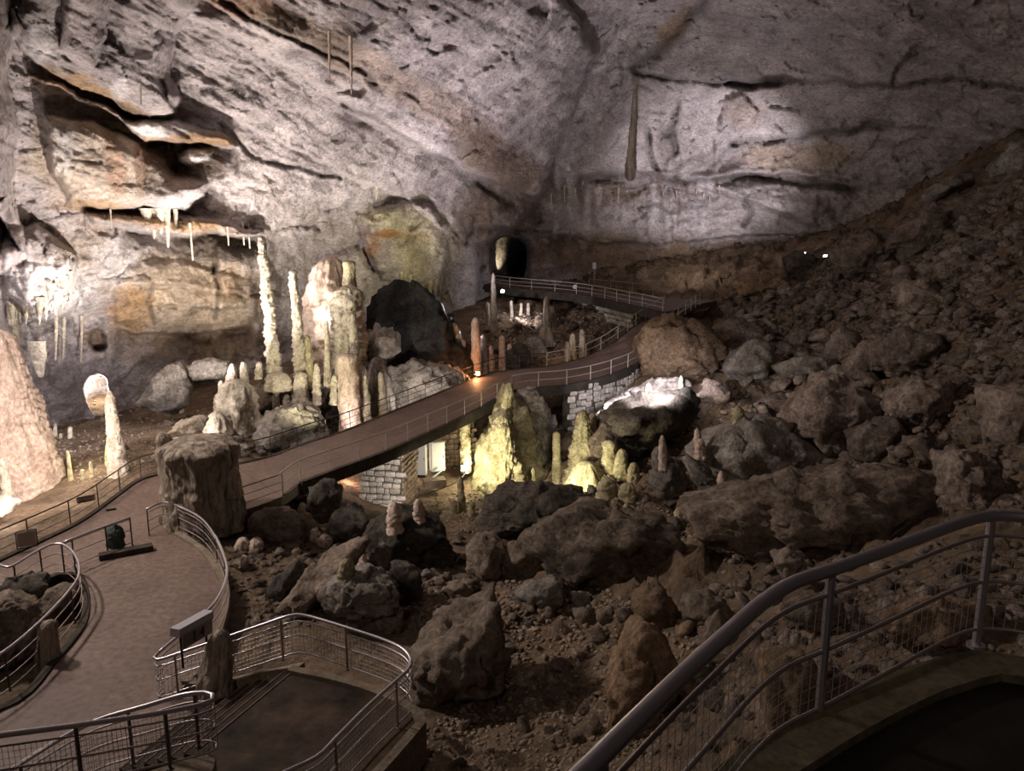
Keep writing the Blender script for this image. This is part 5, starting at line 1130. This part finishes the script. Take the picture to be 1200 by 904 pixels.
def text(name, s, size, mat, parent, M4, ext=.006):
    cu = bpy.data.curves.new(name, 'FONT'); cu.body = s; cu.size = size; cu.extrude = ext; cu.align_x = 'CENTER'; cu.align_y = 'CENTER'
    tmp = bpy.data.objects.new(name, cu); COL.objects.link(tmp); dg = bpy.context.evaluated_depsgraph_get(); dg.update()
    me = bpy.data.meshes.new_from_object(tmp.evaluated_get(dg)); bpy.data.objects.remove(tmp); bpy.data.curves.remove(cu)
    me.materials.clear(); o = link(name, me, M[mat], parent); o.matrix_local = M4; return o
Rt = Matrix((u_, upv, side)).transposed().to_4x4(); Rt.translation = pcen + side * .025
text('number', '1 4', .36, 'black', t, Rt)
# white sign box on the stump
t = thing('sign_box', 'small white box with a dark zero on the foot of the stump', 'sign', tuple(at(237, 603, 31)))
b = MB(); b.box((0, 0, .28), (.42, .3, .62), -.35); b.build('body', M['white'], t)
b = MB(); b.box((0, 0, .62), (.46, .34, .06), -.35); b.build('lid', M['signgrey'], t)
Rz = Matrix.Rotation(-.35, 4, 'Z') @ Matrix.Translation((-.10, -.155, .30)) @ Matrix.Rotation(math.pi / 2, 4, 'X')
text('zero', '0', .42, 'black', t, Rz)
def frame_sign(label, px, py, z, w_, h_, rz, hh):
    p = at_z(px, py, z); t = thing('sign', label, 'sign', tuple(p)); t.rotation_euler.z = rz
    for nm, c, s_ in [('bar', (0, 0, hh + h_ / 2), (w_, .03, .04)), ('bar', (0, 0, hh - h_ / 2), (w_, .03, .04)), ('bar', (-w_ / 2, 0, hh), (.04, .03, h_)), ('bar', (w_ / 2, 0, hh), (.04, .03, h_))]:
        b = MB(); b.box(c, s_); b.build(nm, M['darksteel'], t)
    b = MB(); b.box((0, .02, hh), (w_ * .9, .01, h_ * .85)); b.build('plate', M['rust'], t)
    return t
frame_sign('small tilted frame on the railing left of the white column', 103, 606, 0, .62, .2, .7, .75)
frame_sign('square dark frame standing at the railing near the left edge', 33, 646, 0, .62, .62, .6, .45)
b = MB(); b.box(tuple(at_z(130, 597, .04)), (.35, .18, .08), .6); tag(b.build('floor_box', M['lampbody']), 'small dark box lying on the path below the left railing', 'box')
t = thing('warning_sign', 'small round grey sign on the upper walkway railing', 'sign', tuple(at_z(673.5, 345, 5.3) + Vector((0, -.1, 0))))
b = MB(); b.tube([(0, 0, .75), (0, -.03, .75)], .22, 20); b.build('disc', M['signgrey'], t)
t = thing('wall_box', 'small pale box on a post by the back wall above the upper walkway', 'box', tuple(at_z(696, 338, 5.5)))
b = MB(); b.box((0, 0, 2.4), (.35, .25, .7)); b.build('box', M['signgrey'], t); b = MB(); b.tube([(0, 0, 0), (0, 0, 2.1)], .04, 6); b.build('post', M['rust'], t)
p = at_z(568, 333, 5.9); b = MB(); b.box((p.x, p.y, p.z + 1.6), (.5, .3, 1.0)); tag(b.build('switch_box', M['signgrey']), 'grey switch box left of the tunnel mouth', 'box')
# green bag and small rock between the two paths
p = at_z(137, 645, 0); V, F = rock_from_points([(x * .25, y * .2, z * .42 + .42) for x in (-1, 1) for y in (-1, 1) for z in (-1, 1)] + [(.05, 0, .95)], 3, .14, 8)
M['green'] = plain('dark_green_plastic', (.03, .055, .035), .6)
o = link('plastic_bag', np_mesh('plastic_bag', V, F), M['green'], None, tuple(p)); tag(o, 'crumpled dark green bag at the foot of the short straight railing', 'bag')
S('small brown stalagmite beside the green bag', 130, 645, 129, 619, 12, 8, 'flowbrown', None, lump=.1, tip=.3, sink=.05)
b = MB(); b.box(tuple(at_z(148, 647, .1)), (1.7, .35, .2), .55); tag(b.build('stone_kerb', M['deck']), 'low dark kerb stone under the end of the short straight railing', 'kerb')

# ------------------------------------------------------------------ lamps that can be seen, and those hidden behind rocks
def floodlamp(label, px, py, d, power, col, tx=None, size=.12, glass='lamp', r=.12, angle=160, aim=None):
    c = at(px, py, d); fw = Vector((0, -1, 0)) if aim is None else (Vector(aim) - c).normalized()
    t = thing('floodlight', label, 'lamp', tuple(c))
    a = Vector((0, 0, 1)); s = fw.cross(a).normalized(); u2 = s.cross(fw); R = Matrix((s, -fw, u2)).transposed()
    b = MB(); b.box(-fw * .12, (r * 2.4, .2, r * 2.0), ax=R); b.build('housing', M['lampbody'], t)
    b = MB(); b.box(-fw * .01, (r * 2.0, .02, r * 1.7), ax=R); b.build('glass', M[glass], t)
    b = MB(); b.tube([Vector((0, 0, -.02)) - fw * .12, Vector((0, 0, -.45)) - fw * .12], .025, 6); b.build('bracket', M['lampbody'], t)
    if power:
        l = light('lamp_light', 'SPOT', c + fw * .08, power, col, size, c + fw * 3, angle, .7)
    return t
floodlamp('bright white floodlight at the foot of the yellow mound, under the bridge', 544.5, 549, 47.2, 0, NEUT, r=.2, aim=at(560, 600, 20))
light('mound_light', 'SPOT', at(548, 566, 41.5), 2300, YEL, .2, at(598, 515, 47), 75, .7)
light('gravel_light', 'POINT', at(545, 547, 46.4), 260, YEL, .15)
light('pillar_light', 'SPOT', at(490, 592, 38.5), 1100, NEUT, .2, at(455, 555, 43.6), 70, .7)
light('cabinet_light', 'POINT', at(478, 540, 47.6), 60, (1, .75, .6), .2)
light('under_bridge_light', 'POINT', at(410, 560, 45.5), 70, (1, .6, .4), .2)
light('mossy_light', 'POINT', at(551, 545, 48.2), 160, YEL, .15)
light('right_group_light', 'SPOT', at(655, 560, 39.5), 1000, YEL, .2, at(700, 545, 43), 110, .8)
floodlamp('small white lamp shining under the left end of the upper walkway', 589, 341.5, 75.5, 0, COOL, r=.16)
light('walkway_wall_light', 'SPOT', at(610, 366, 71), 900, COOL, .15, at(624, 350, 78), 130, .7)
light('spire_light', 'POINT', at(588, 356, 71), 60, NEUT, .15)
light('blade_light', 'POINT', at(677, 417, 62.5), 70, (1, .72, .45), .1)
light('pit_light', 'POINT', at(606, 405, 64), 60, NEUT, .1)
floodlamp('orange floodlight at the foot of the rough column by the bridge', 560, 438, 57, 0, ORA, glass='lampo', r=.14)
light('orange_light', 'POINT', at(557, 437, 57.0), 380, ORA, .12)
# glowing spots behind the cluster of columns
light('column_back_light', 'POINT', at(382, 372, 54.3), 260, NEUT, .2)
light('column_low_light', 'POINT', at(412, 498, 47.6), 170, (1, .85, .85), .1)
light('column_front_light', 'SPOT', at(345, 495, 40.5), 3000, YEL, .2, at(385, 395, 52), 70, .8)
light('cluster_mound_light', 'SPOT', at(262, 545, 42), 700, YEL, .2, at(282, 470, 47), 110, .8)
light('white_rock_light', 'POINT', at(222, 498, 42.5), 160, NEUT, .1)
light('alcove_light', 'POINT', at(116, 452, depth_of(shell_at(114, 456)) - 1.6), 420, (1, .88, .7), .1)
light('slim_column_light', 'SPOT', at(128, 600, 33.5), 300, COOL, .2, at(138, 530, 36.5), 70, .8)
light('giant_light', 'SPOT', at(90, 540, 30), 3600, (1, .84, .76), .3, at(10, 480, 36), 120, .8)
light('left_ground_light', 'POINT', at(100, 538, 36), 70, YEL, .2)
light('left_edge_light', 'POINT', at(2, 600, 30.5), 60, NEUT, .1)
floodlamp('hidden floodlight glowing among the rocks at the foot of the right wall', 941, 298, 72, 0, COOL, r=.22, aim=at(930, 200, 60))
floodlamp('second small bright light among rocks right of the first', 967, 300, 66, 0, COOL, r=.14, aim=at(930, 200, 60))
light('ledge_light', 'SPOT', at(768, 440, 41), 5200, COOL, .2, at(768, 468, 46), 70, .6)
light('retaining_light', 'SPOT', at(700, 480, 45), 500, COOL, .2, at(715, 455, 52), 110, .8)
light('slope_low_light', 'SPOT', at(830, 455, 43), 500, NEUT, .2, at(900, 430, 50), 110, .8)
0 and light('slab_edge_light', 'POINT', at(828, 515, 33.4), 40, (.7, .7, 1), .1)
light('tunnel_light', 'SPOT', at(600, 312, 88.2), 500, YEL, .1, at(577, 296, 90), 80, .5)
